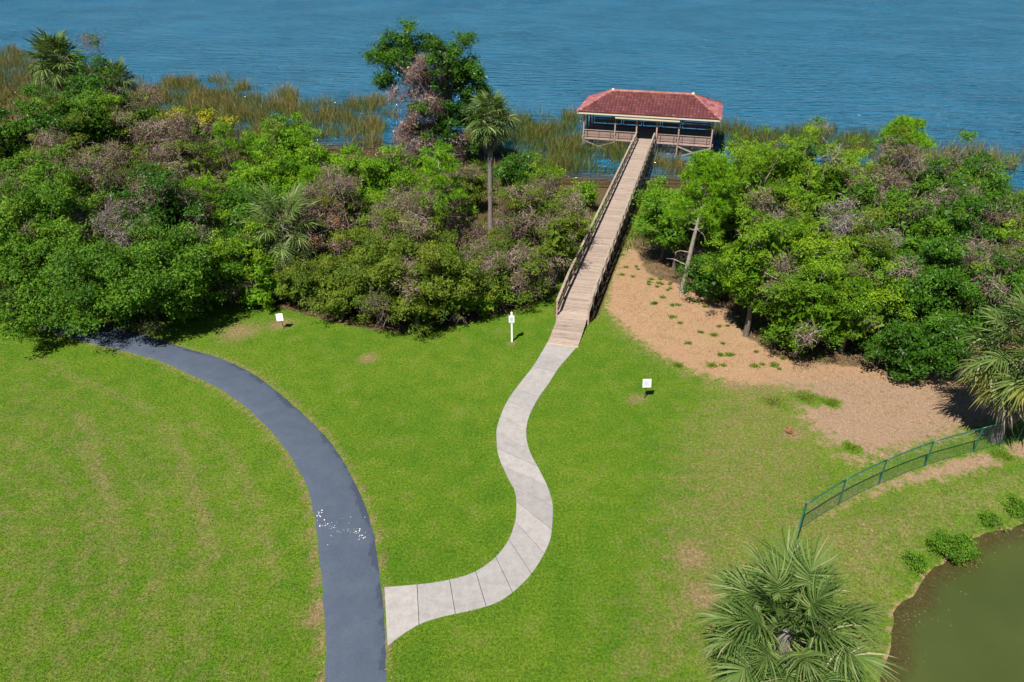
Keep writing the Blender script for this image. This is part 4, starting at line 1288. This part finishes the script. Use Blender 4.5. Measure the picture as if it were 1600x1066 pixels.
pine('pine_tree', -4.50, 44.08, 3.63, 3.00, 'low spreading pine above the olive hedge', GL, 0.4, 0.25, 0.08)
sh('dark', (0.31, 68.09, 3.48, 4.64), 'dark shaded shrub between the lone palm and the reeds')
sh('olive', (0.96, 51.39, 5.50, 3.84), 'brown vine mound right of the lone palm', 0.7)
sh('olive', (2.13, 50.82, 6.65, 4.73), 'large vine speckled mound beside the boardwalk', 0.55)
sh('olive', (-0.22, 45.59, 3.47, 4.19), 'twiggy olive shrub in front of the vine speckled mound', 0.45)
sh('olive', (3.18, 46.56, 5.77, 2.21), 'olive shrub leaning towards the boardwalk rail', 0.25)
sh('lime', (4.68, 54.64, 4.82, 2.24), 'light green shrub against the left rail of the boardwalk', 0.05)
sh('bright', (6.72, 63.55, 3.03, 2.11), 'small green shrub by the boardwalk near the water', 0.0)
sh('lime', (2.77, 67.38, 3.03, 3.69), 'pale green low shrub at the marsh edge', 0.2)
sh('olive', (-3.70, 62.15, 4.00, 3.41), 'low scrubby bush behind the lone palm trunk', 0.4)
# front olive hedge along the lawn
sh('olive', (-13.78, 42.64, 3.70, 3.55), 'leftmost olive shrub of the hedge along the lawn', 0.08)
sh('olive', (-10.98, 41.01, 4.18, 3.84), 'second olive shrub from the left in the hedge along the lawn', 0.06)
sh('olive', (-8.23, 40.15, 4.69, 3.96), 'third olive shrub from the left in the hedge along the lawn', 0.06)
sh('olive', (-5.87, 39.64, 4.90, 3.91), 'fourth olive shrub from the left in the hedge along the lawn', 0.08)
sh('olive', (-3.69, 40.66, 4.34, 3.81), 'rightmost leafy olive shrub of the hedge along the lawn', 0.10)
sh('lime', (-2.28, 41.91, 2.78, 2.90), 'small green shrub at the right end of the olive hedge', 0.2)
sh('olive', (-0.63, 42.83, 3.08, 3.37), 'thin brown twiggy bush behind the white sign post', 0.7)
sh('olive', (1.20, 43.78, 3.44, 2.99), 'twiggy bush between the white sign post and the boardwalk', 0.45)
sh('olive', (-10.11, 43.59, 4.99, 4.21), 'olive shrub behind the second and third hedge shrubs', 0.2)
sh('olive', (-6.95, 43.59, 4.99, 4.43), 'olive shrub behind the middle of the hedge', 0.2)
sh('olive', (-3.64, 44.08, 4.08, 4.06), 'olive shrub behind the right end of the hedge', 0.35)
sh('bright', (-3.76, 43.40, 2.23, 1.20), 'small glossy bright green plant in the olive hedge')
# tall vine hung tree at the water
tx, ty, th, tw = -7.34, 77.99, 13.83, 10.01
e = empty('broadleaf_tree', (tx, ty, ground_z(tx, ty)))
tag(e, 'tall dark leaved tree hung with dead vines rising above the lake shore', 'tree', GL)
rng = np.random.default_rng(77)
def ctr(n, c, s): return rng.normal(size=(n, 3)) * np.array(s) + np.array(c)
green = np.concatenate([ctr(30, (-3.5, 0, th * 0.85), (1.6, 1.2, 0.9)), ctr(8, (-5.6, 0, th * 0.74), (0.5, 0.6, 0.8)), ctr(10, (-1.0, 0, th * 0.90), (1.0, 0.8, 0.5)),
                        ctr(42, (1.8, 0, th * 0.72), (1.8, 1.3, 1.4)), ctr(10, (3.4, 0, th * 0.62), (0.7, 0.8, 0.8)), ctr(48, (0.6, 0, th * 0.36), (1.9, 1.2, 1.9)), ctr(10, (1.6, 0, th * 0.12), (1.3, 1.0, 0.7))])
gr = rng.uniform(0.5, 0.95, len(green))
dead = np.concatenate([ctr(24, (-1.7, -0.5, th * 0.64), (1.2, 0.7, 1.6)), ctr(34, (-3.0, -0.4, th * 0.32), (1.3, 0.7, 2.0)), ctr(5, (-4.2, -0.3, th * 0.2), (0.7, 0.6, 0.7)), ctr(4, (1.8, -0.8, th * 0.2), (0.4, 0.4, 1.4)), ctr(5, (-0.6, -0.4, th * 0.80), (0.9, 0.5, 0.5))])
dr2 = rng.uniform(0.45, 0.85, len(dead))
mt = trunk_mesh(rng, th, np.concatenate([green[:48], dead[:9]]), np.concatenate([gr[:48], dr2[:9]]), M['pale_bark'], 0.22, 26, (0.2, 0.0), 0.45)
link(bpy.data.objects.new('trunk', mt), e)
add_part('crown', leaves_on(rng, green, gr, 700, 0.23), 3, M['dark'], e)
add_part('dead_vines', twigs_on(rng, dead, dr2 * 1.05, 260, 0.9, 0.038, 1.2), 3, M['vine'], e)
add_part('dead_leaves', leaves_on(rng, dead, dr2, 90, 0.26), 3, M['dead_leaf'], e)

# ------------------------------------------------------------------ the thicket on the right
GR = 'trees and shrubs of the right thicket'
def shr(kind, xyhw, label, vine=0.0, **kw):
    return sh(kind, xyhw, label, vine, group=GR, **kw)
pine('pine_tree', 11.73, 44.61, 9.78, 5.20, 'slender pine with a bare curved trunk right of the boardwalk', GR, 0.0, 0.50, 0.16, (0.9, 0.0), 54, 95)
shr('bright', (11.50, 50.75, 5.95, 3.61), 'bright green tree close to the right rail of the boardwalk', 0.0, base=0.3)
shr('broad', (12.11, 49.18, 4.75, 3.96), 'dense green tree behind the bare trunk of the slender pine', 0.05, base=0.25)
shr('bright', (12.58, 60.80, 3.51, 2.13), 'small green shrub under the right rail near the marsh')
shr('dark', (13.37, 43.80, 2.98, 3.21), 'low dark shrub with greyish leaves right of the pine trunk', 0.1)
shr('lime', (15.48, 51.82, 5.89, 3.87), 'green tree behind the crown of the slender pine', 0.1)
shr('lime', (14.51, 38.74, 7.54, 4.71), 'tall yellow green tree at the front left of the right thicket', 0.05, base=0.17)
shr('lime', (16.84, 36.43, 5.60, 4.92), 'yellow green tree leaning over the pine straw', 0.06, base=0.06)
shr('lime', (19.65, 36.80, 5.63, 4.41), 'yellow green tree right of the one leaning over the straw', 0.06, base=0.10)
shr('lime', (17.74, 40.84, 7.16, 4.73), 'yellow green tree in the second row above the straw', 0.08)
shr('olive', (20.98, 40.84, 6.55, 4.35), 'thin greyish tree with bare twigs in the middle of the right thicket', 0.5, vmat='vine_grey')
shr('lime', (16.26, 47.92, 8.51, 4.90), 'light green tree right of the slender pine crown', 0.06)
shr('lime', (19.71, 50.41, 9.01, 4.87), 'light green tree in the middle rows of the right thicket', 0.08)
shr('olive', (17.91, 46.75, 6.41, 3.98), 'grey twiggy tree in the left half of the right thicket', 0.55, vmat='vine_grey')
shr('lime', (21.84, 48.48, 8.35, 4.95), 'olive green tree left of the vine hung pine top', 0.18)
shr('lime', (19.19, 56.34, 8.73, 4.60), 'light green tree at the back left corner of the right thicket', 0.0)
shr('lime', (23.09, 57.97, 8.65, 4.72), 'light green tree at the back of the right thicket before the reeds', 0.05)
shr('lime', (26.20, 57.07, 8.21, 4.67), 'green tree at the back just left of the vine hung pine', 0.12)
pine('pine_tree', 31.45, 57.94, 9.40, 4.96, 'pine with flat bright top hung with dead vines above the right thicket', GR, 0.9, 0.72, 0.12, (0, 0), 26, 120)
shr('olive', (27.15, 51.69, 6.59, 4.32), 'brown vine covered shrub below the vine hung pine', 0.55, red=0.05)
shr('olive', (30.13, 54.94, 7.46, 4.28), 'vine draped tree directly below the flat topped pine', 0.8)
shr('lime', (27.40, 54.94, 7.85, 4.02), 'light green tree just left of the flat topped pine', 0.1)
shr('broad', (31.77, 52.85, 7.46, 3.90), 'green tree between the flat topped pine and the dark lakeside tree', 0.15)
shr('dark', (31.40, 53.88, 6.43, 4.24), 'dark shrub right of the vine hung pine', 0.15)
shr('dark', (36.47, 57.17, 7.72, 4.43), 'dark green tree standing against the lake on the right', 0.1)
shr('broad', (37.92, 55.55, 7.42, 3.05), 'green tree at the right end of the thicket beside open water', 0.15)
shr('olive', (32.25, 51.72, 6.36, 4.09), 'olive tree with brown twigs below the dark lakeside tree', 0.4)
shr('broad', (25.70, 45.09, 6.71, 4.50), 'mid green tree at the centre right of the right thicket', 0.2)
shr('dark', (28.69, 45.08, 6.71, 4.50), 'dark green tree right of centre in the right thicket', 0.15)
shr('dark', (31.90, 46.16, 6.59, 3.93), 'dark green tree above the palm with yellowing fronds', 0.2)
shr('broad', (24.27, 46.71, 6.63, 3.97), 'speckled green tree in the heart of the right thicket', 0.25)
shr('dark', (22.92, 38.34, 5.74, 3.79), 'dark green tree between the yellow green trees and the front dark shrub', 0.15)
shr('dark', (25.58, 38.74, 5.78, 4.20), 'broad dark green tree behind the front dark shrub', 0.05)
shr('dark', (21.93, 33.99, 3.69, 2.98), 'dark green shrub on the straw at the front of the right thicket')
shr('dark', (23.74, 33.86, 3.57, 2.80), 'dark green shrub between the front shrub and the palm with yellowing fronds')
shr('dark', (23.79, 40.84, 5.11, 3.20), 'shaded green tree behind the yellow green trees', 0.2)
shr('lime', (32.10, 43.59, 4.64, 3.80), 'pale grassy shrub behind the palm with yellowing fronds', 0.35)
shr('olive', (35.56, 46.73, 5.51, 4.00), 'pale tawny shrub at the right edge above the palm', 0.45)
shr('bright', (40.85, 54.14, 4.03, 3.55), 'bright green shrub at the right edge beside the water', 0.0)
shr('dark', (35.11, 43.59, 3.52, 3.40), 'dark shrub cut off by the right edge behind the palm', 0.1)
shr('dark', (28.36, 37.56, 4.69, 2.63), 'shadowy green shrub just left of the palm with yellowing fronds', 0.1)

# ------------------------------------------------------------------ pond plants
GP = 'plants on the pond bank'
def pond_plant(x, y, h, w, label, n, mat='broad'):
    SEED[0] += 1
    rng = np.random.default_rng(SEED[0])
    e = empty('bank_plant', (x, y, ground_z(x, y))); tag(e, label, 'plant', GP)
    c, r = make_lobes(rng, w, h, 0.02, n, 0.17)
    mb = MB()
    for j in range(n): mb.tube([(c[j][0] * .2, c[j][1] * .2, -0.1), tuple(c[j])], [0.014, 0.006], 4, False)
    mb.build('stems', M['bark'], e)
    add_part('foliage', leaves_on(rng, c, r, 3200, 0.085, 0.5), 3, M[mat], e)
pond_plant(*(18.19, 21.28), 0.75, 1.45, 'large leafy green plant overhanging the pond edge', 22)
pond_plant(*(16.32, 20.64), 0.5, 0.85, 'smaller leafy plant on the bank left of the large pond plant', 14)
pond_plant(*(22.42, 23.74), 0.32, 1.2, 'low spreading plant on the bank at the right edge', 14, 'broad')
pond_plant(*(20.90, 23.16), 0.22, 0.8, 'low weed clump on the bank between the two leafy pond plants', 10)

# ------------------------------------------------------------------ reeds
REEDS = [[(-58.93, 117.00), (-55.65, 130.65), (-40.30, 117.00), (-31.06, 112.24), (-19.06, 109.99), (-15.69, 88.15), (-21.51, 86.09), (-29.54, 87.26), (-37.19, 89.06), (-47.51, 94.51)],
         [(-133.75, 168.80), (-101.62, 159.64), (-77.69, 138.95), (-61.78, 122.14), (-49.86, 99.84), (-61.23, 99.84), (-95.70, 117.00)],
         [(-3.62, 103.69), (4.45, 101.73), (9.04, 98.01), (12.55, 88.15), (14.22, 86.09), (11.02, 75.79), (6.89, 75.79), (3.42, 75.10), (-1.41, 78.16), (-6.01, 83.85)],
         [(25.84, 94.51), (31.97, 95.54), (45.42, 93.51), (49.85, 89.06), (42.36, 81.18), (29.54, 82.23), (24.78, 83.85)],
         [(16.38, 79.64), (18.99, 81.18), (19.35, 76.72), (16.03, 73.10), (15.13, 74.87)],
         [(48.14, 82.49), (55.61, 85.24), (60.83, 83.85), (66.28, 79.89), (58.15, 76.25), (47.32, 76.72)]]
RB = [(0.43, 33), (0.42, 17), (0.26, 40), (0.20, 30), (0.45, 36), (0.44, 18)]
rng = np.random.default_rng(9)
vv = []; tt = []
for poly, (tm, dn) in zip(REEDS, RB):
    xs = [p[0] for p in poly]; ys = [p[1] for p in poly]
    area = (max(xs) - min(xs)) * (max(ys) - min(ys))
    n = int(area * dn)
    x = rng.uniform(min(xs), max(xs), n); y = rng.uniform(min(ys), max(ys), n)
    cl_ = np.sin(x * 0.55 + 1.3 * np.sin(y * 0.31)) * np.sin(y * 0.42 + 1.1 * np.sin(x * 0.37)) 
    cl2 = np.sin(x * 1.7 + 2 * np.sin(y * 0.9)) * np.sin(y * 1.3 + x * 0.4)
    keep = (sdist(x, y, poly) + cl_ * 3.6 + cl2 * 1.8 + rng.normal(0, 1.2, n) > 0.6) & (rng.random(n) < 0.62 + 0.4 * cl_ + 0.2 * cl2)
    # keep clear of the boardwalk and pavilion
    dx, dy = x - BW[0], y - BW[1]
    u = dx * math.cos(BW_ANG) + dy * math.sin(BW_ANG); s = -dx * math.sin(BW_ANG) + dy * math.cos(BW_ANG)
    keep &= ~((np.abs(u) < 1.4) & (s < BW_LEN + 1)) & ~((np.abs(u) < 7.9) & (s > BW_LEN - 0.5) & (s < BW_LEN + PD + 0.6))
    x, y, cl_, cl2 = x[keep], y[keep], cl_[keep], cl2[keep]
    n = len(x)
    h = rng.uniform(0.6, 1.7, n) * (1 + 0.3 * cl_ + 0.15 * cl2)
    az = rng.uniform(0, 6.28, n); ln = h * rng.uniform(0.05, 0.75, n)
    w = rng.uniform(0.03, 0.075, n)
    fa = rng.uniform(0, 6.28, n)
    sx, sy = np.cos(fa) * w / 2, np.sin(fa) * w / 2
    b = np.stack([x, y, np.full(n, -1.25)], 1); t = np.stack([x + np.cos(az) * ln, y + np.sin(az) * ln, -1.0 + h], 1)
    mid = (b * 0.45 + t * 0.55); mid[:, 0] -= np.cos(az) * ln * 0.22; mid[:, 1] -= np.sin(az) * ln * 0.22
    sv = np.stack([sx, sy, np.zeros(n)], 1)
    tn = np.clip(tm + 0.20 * cl_ + 0.14 * cl2 + rng.normal(0, 0.2, n), 0, 1)
    vv += [np.stack([b - sv, b + sv, mid + sv, mid - sv], 1), np.stack([mid - sv, mid + sv, t + sv * 0.1, t - sv * 0.1], 1)]
    tt += [tn, tn]
me = poly_mesh('reeds', np.concatenate(vv), 4, np.concatenate(tt), M['reed'])
tag(link(bpy.data.objects.new('reeds', me)), 'green and tawny reeds growing in the shallow lake margin', 'reeds', kind='stuff')

# marsh grass and undergrowth on the banks below the trees
rng = np.random.default_rng(19)
vv = []; tt = []
UG = [[(-35.66, 84.87), (-14.89, 83.02), (-2.16, 79.64), (-2.46, 66.44), (-14.60, 65.81), (-26.24, 67.87)], [(-7.47, 83.18), (0.00, 78.89), (5.24, 71.38), (8.98, 69.72), (4.78, 49.07), (2.63, 44.08), (-1.68, 41.72), (-3.81, 48.86), (-3.58, 64.18)], [(12.19, 69.73), (17.33, 69.72), (10.88, 54.07), (8.00, 51.79)],
      [(45.34, 63.92), (50.25, 64.10), (33.68, 39.15), (32.78, 44.58)], [(-28.76, 61.63), (-10.40, 61.90), (-4.76, 48.86), (-6.62, 40.84), (-15.67, 43.59), (-21.18, 45.59)], [(18.60, 59.82), (43.02, 60.08), (27.91, 36.07), (22.63, 36.07), (14.90, 40.84)], [(-39.57, 51.26), (-29.89, 61.59), (-21.18, 45.59), (-22.77, 40.84), (-35.12, 44.08)]]
for poly in UG:
    xs = [p[0] for p in poly]; ys = [p[1] for p in poly]
    n = int((max(xs) - min(xs)) * (max(ys) - min(ys)) * 26)
    x = rng.uniform(min(xs), max(xs), n); y = rng.uniform(min(ys), max(ys), n)
    dx, dy = x - BW[0], y - BW[1]
    u = dx * math.cos(BW_ANG) + dy * math.sin(BW_ANG)
    keep = (sdist(x, y, poly) > 0) & (np.abs(u) > 1.3)
    cl_ = np.sin(x * 0.9 + 1.3 * np.sin(y * 0.7)) * np.sin(y * 0.8 + x * 0.2)
    keep &= rng.random(n) < 0.6 + 0.5 * cl_
    x, y = x[keep], y[keep]; n = len(x)
    z = terrain(x, y)
    h = rng.uniform(0.25, 0.9, n); az = rng.uniform(0, 6.28, n); ln = h * rng.uniform(0.2, 0.8, n)
    fa = rng.uniform(0, 6.28, n); w = rng.uniform(0.02, 0.05, n)
    sv = np.stack([np.cos(fa) * w, np.sin(fa) * w, np.zeros(n)], 1)
    b = np.stack([x, y, z - 0.05], 1); t = np.stack([x + np.cos(az) * ln, y + np.sin(az) * ln, z + h], 1)
    vv.append(np.stack([b - sv, b + sv, t], 1)); tt.append(np.clip(rng.normal(0.35, 0.22, n), 0, 1))
me = poly_mesh('undergrowth', np.concatenate(vv), 3, np.concatenate(tt), M['reed'])
tag(link(bpy.data.objects.new('undergrowth', me)), 'rough grass and weeds growing below the thickets', 'undergrowth', kind='stuff')

# ------------------------------------------------------------------ lawn grass
rng = np.random.default_rng(21)
n = 520000
yy = 9 + 36 * rng.random(n) ** 1.25
xx = (rng.random(n) * 2 - 1) * (0.76 * yy + 6)
s_, d_, l_ = masks(xx, yy)
asph = [tuple(p) for p in al[::5]] + [tuple(p) for p in ar[::-5]]
conc = [tuple(p) for p in cl[::3]] + [tuple(p) for p in cr_[::-3]]
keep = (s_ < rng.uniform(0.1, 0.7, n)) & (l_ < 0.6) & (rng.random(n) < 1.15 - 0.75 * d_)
keep &= (sdist(xx, yy, asph) < -0.02) & (sdist(xx, yy, conc) < -0.02) & (sdist(xx, yy, POND) < -0.15)
dx, dy = xx - BW[0], yy - BW[1]
u = dx * math.cos(BW_ANG) + dy * math.sin(BW_ANG); s = -dx * math.sin(BW_ANG) + dy * math.cos(BW_ANG)
keep &= ~((np.abs(u) < 1.02) & (s > 0))
xx, yy = xx[keep], yy[keep]
ex = []; ey = []
for c, r in TUFTS:
    k = int(900 * r * r) + 60
    ex.append(rng.normal(c[0], r * 0.5, k)); ey.append(rng.normal(c[1], r * 0.42, k))
nt_ = sum(len(a_) for a_ in ex)
xx = np.concatenate([xx] + ex); yy = np.concatenate([yy] + ey)
n = len(xx)
zz = terrain(xx, yy)
big = np.concatenate([np.ones(n - nt_), np.full(nt_, 2.3)])
h = rng.uniform(0.03, 0.085, n) * big
az = rng.uniform(0, 6.28, n); ln = h * rng.uniform(0.3, 1.3, n)
fa = rng.uniform(0, 6.28, n); w = rng.uniform(0.008, 0.017, n) * big ** 0.5
sv = np.stack([np.cos(fa) * w, np.sin(fa) * w, np.zeros(n)], 1)
b = np.stack([xx, yy, zz - 0.01], 1); t = np.stack([xx + np.cos(az) * ln, yy + np.sin(az) * ln, zz + h], 1)
me = poly_mesh('lawn_grass', np.stack([b - sv, b + sv, t], 1), 3, rng.random(n), M['blades'])
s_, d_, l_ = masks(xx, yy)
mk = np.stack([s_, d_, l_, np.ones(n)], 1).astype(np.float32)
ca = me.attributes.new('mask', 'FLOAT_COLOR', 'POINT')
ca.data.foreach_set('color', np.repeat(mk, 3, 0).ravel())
tag(link(bpy.data.objects.new('lawn_grass', me)), 'short patchy green turf of the lawns', 'grass', kind='stuff')

# ------------------------------------------------------------------ litter on the asphalt, on the straw and in the pond
def chips(name, pts, size, mat, label, cat, zf, flat=0.3, lng=1.0):
    mb = MB(); r_ = random.Random(len(pts))
    for (x, y) in pts:
        s = size * r_.uniform(0.4, 1.5); a_ = r_.uniform(0, 6.28); z = zf(x, y)
        ca_, sa_ = math.cos(a_), math.sin(a_)
        vs = []
        for k in range(5):
            t = k * 1.2566 + r_.uniform(-0.3, 0.3)
            lx0, ly0 = math.cos(t) * s * lng * r_.uniform(0.7, 1.2), math.sin(t) * s * r_.uniform(0.7, 1.2)
            vs.append((x + lx0 * ca_ - ly0 * sa_, y + lx0 * sa_ + ly0 * ca_, z))
        vs.append((x, y, z + s * flat))
        mb.add(vs, [(k, (k + 1) % 5, 5) for k in range(5)])
    tag(mb.build(name, M[mat], None), label, cat, kind='stuff')
r_ = random.Random(8)
c0 = (-6.92, 22.11); pts = []
for i in range(75):
    t = r_.gauss(0, 0.42)
    pts.append((c0[0] - 0.15 + max(-1.0, min(0.85, t * 1.25)) + r_.gauss(0, 0.08), c0[1] - t * 0.42 + r_.gauss(0, 0.13)))
c1 = (-8.29, 23.02)
for i in range(14): pts.append((c1[0] + r_.gauss(0, 0.07), c1[1] + r_.gauss(0, 0.16)))
for i in range(12): pts.append((c0[0] + r_.uniform(-0.8, 0.6), c0[1] + r_.uniform(-0.9, 0.9)))
chips('shell_fragments', pts, 0.026, 'shell_white', 'white crushed shell fragments strewn across the asphalt path', 'shell fragments', lambda x, y: 0.045)
pts = []
for _ in range(900):
    i = r_.randrange(30, NA - 70); sd = r_.choice((0, 1))
    p = (al if sd == 0 else ar)[i]; q = (ar if sd == 0 else al)[i]
    dv = (q - p).normalized()
    v = p + dv * r_.gauss(-0.03, 0.05)
    pts.append((v.x, v.y))
chips('edge_debris', pts, 0.016, 'dry_litter', 'dry grass clippings along the edges of the asphalt path', 'clippings', lambda x, y: 0.028, 0.25, 2.2)
pts = []
for _ in range(150):
    k = r_.randrange(0, 11); t = r_.random()
    a_, b_ = POND[k], POND[k + 1]
    v = (a_[0] + (b_[0] - a_[0]) * t + abs(r_.gauss(0, 0.5)), a_[1] + (b_[1] - a_[1]) * t - abs(r_.gauss(0, 0.5)))
    pts.append(v)
chips('pond_litter', pts, 0.007, 'dry_litter', 'dead stalks and leaves floating along the pond edge', 'plant litter', lambda x, y: POND_Z + 0.003, 0.2, 5.0)

xy = (13.98, 28.59)
FRO = frond_mesh(55, 0.15, 0.42, 0.5, 14, 0.05, M['vine_red'], 1.6, 0.3, 0.1)
e = link(bpy.data.objects.new('fallen_frond', FRO)); e.location = (xy[0], xy[1], 0.10); e.rotation_euler = (0.2, -0.5, 1.9)
tag(e, 'small orange brown fallen frond lying on the thin lawn left of the fence', 'fallen frond')

# pine straw: loose needles and twigs over the bare ground on the right
rng = np.random.default_rng(33)
xs = [p[0] for p in STRAW + SOIL + STRAW2]; ys = [p[1] for p in STRAW + SOIL + STRAW2]
n = 190000
x = rng.uniform(min(xs), max(xs), n); y = rng.uniform(min(ys), max(ys), n)
s_, d_, l_ = masks(x, y)
cl_ = np.sin(x * 1.9 + 1.7 * np.sin(y * 1.3)) * np.sin(y * 2.1 + 1.2 * np.sin(x * 1.1))
keep = (s_ > rng.uniform(0.3, 0.9, n)) & (rng.random(n) < 0.55 + 0.4 * cl_)
x, y = x[keep], y[keep]; n = len(x)
az = rng.uniform(0, 3.14, n); L = rng.uniform(0.10, 0.32, n) / 2; w = rng.uniform(0.004, 0.009, n)
z = terrain(x, y) + 0.012
dv = np.stack([np.cos(az) * L, np.sin(az) * L, rng.uniform(0.0, 0.05, n)], 1); sv = np.stack([-np.sin(az) * w, np.cos(az) * w, np.zeros(n)], 1)
b = np.stack([x, y, z], 1)
me = poly_mesh('pine_straw', np.stack([b - dv * np.array([1, 1, 0]) - sv, b - dv * np.array([1, 1, 0]) + sv, b + dv], 1), 3, np.clip(rng.normal(0.5, 0.25, n), 0, 1), M['straw'])
tag(link(bpy.data.objects.new('pine_straw', me)), 'loose tan pine straw covering the ground beside the boardwalk', 'pine straw', kind='stuff')
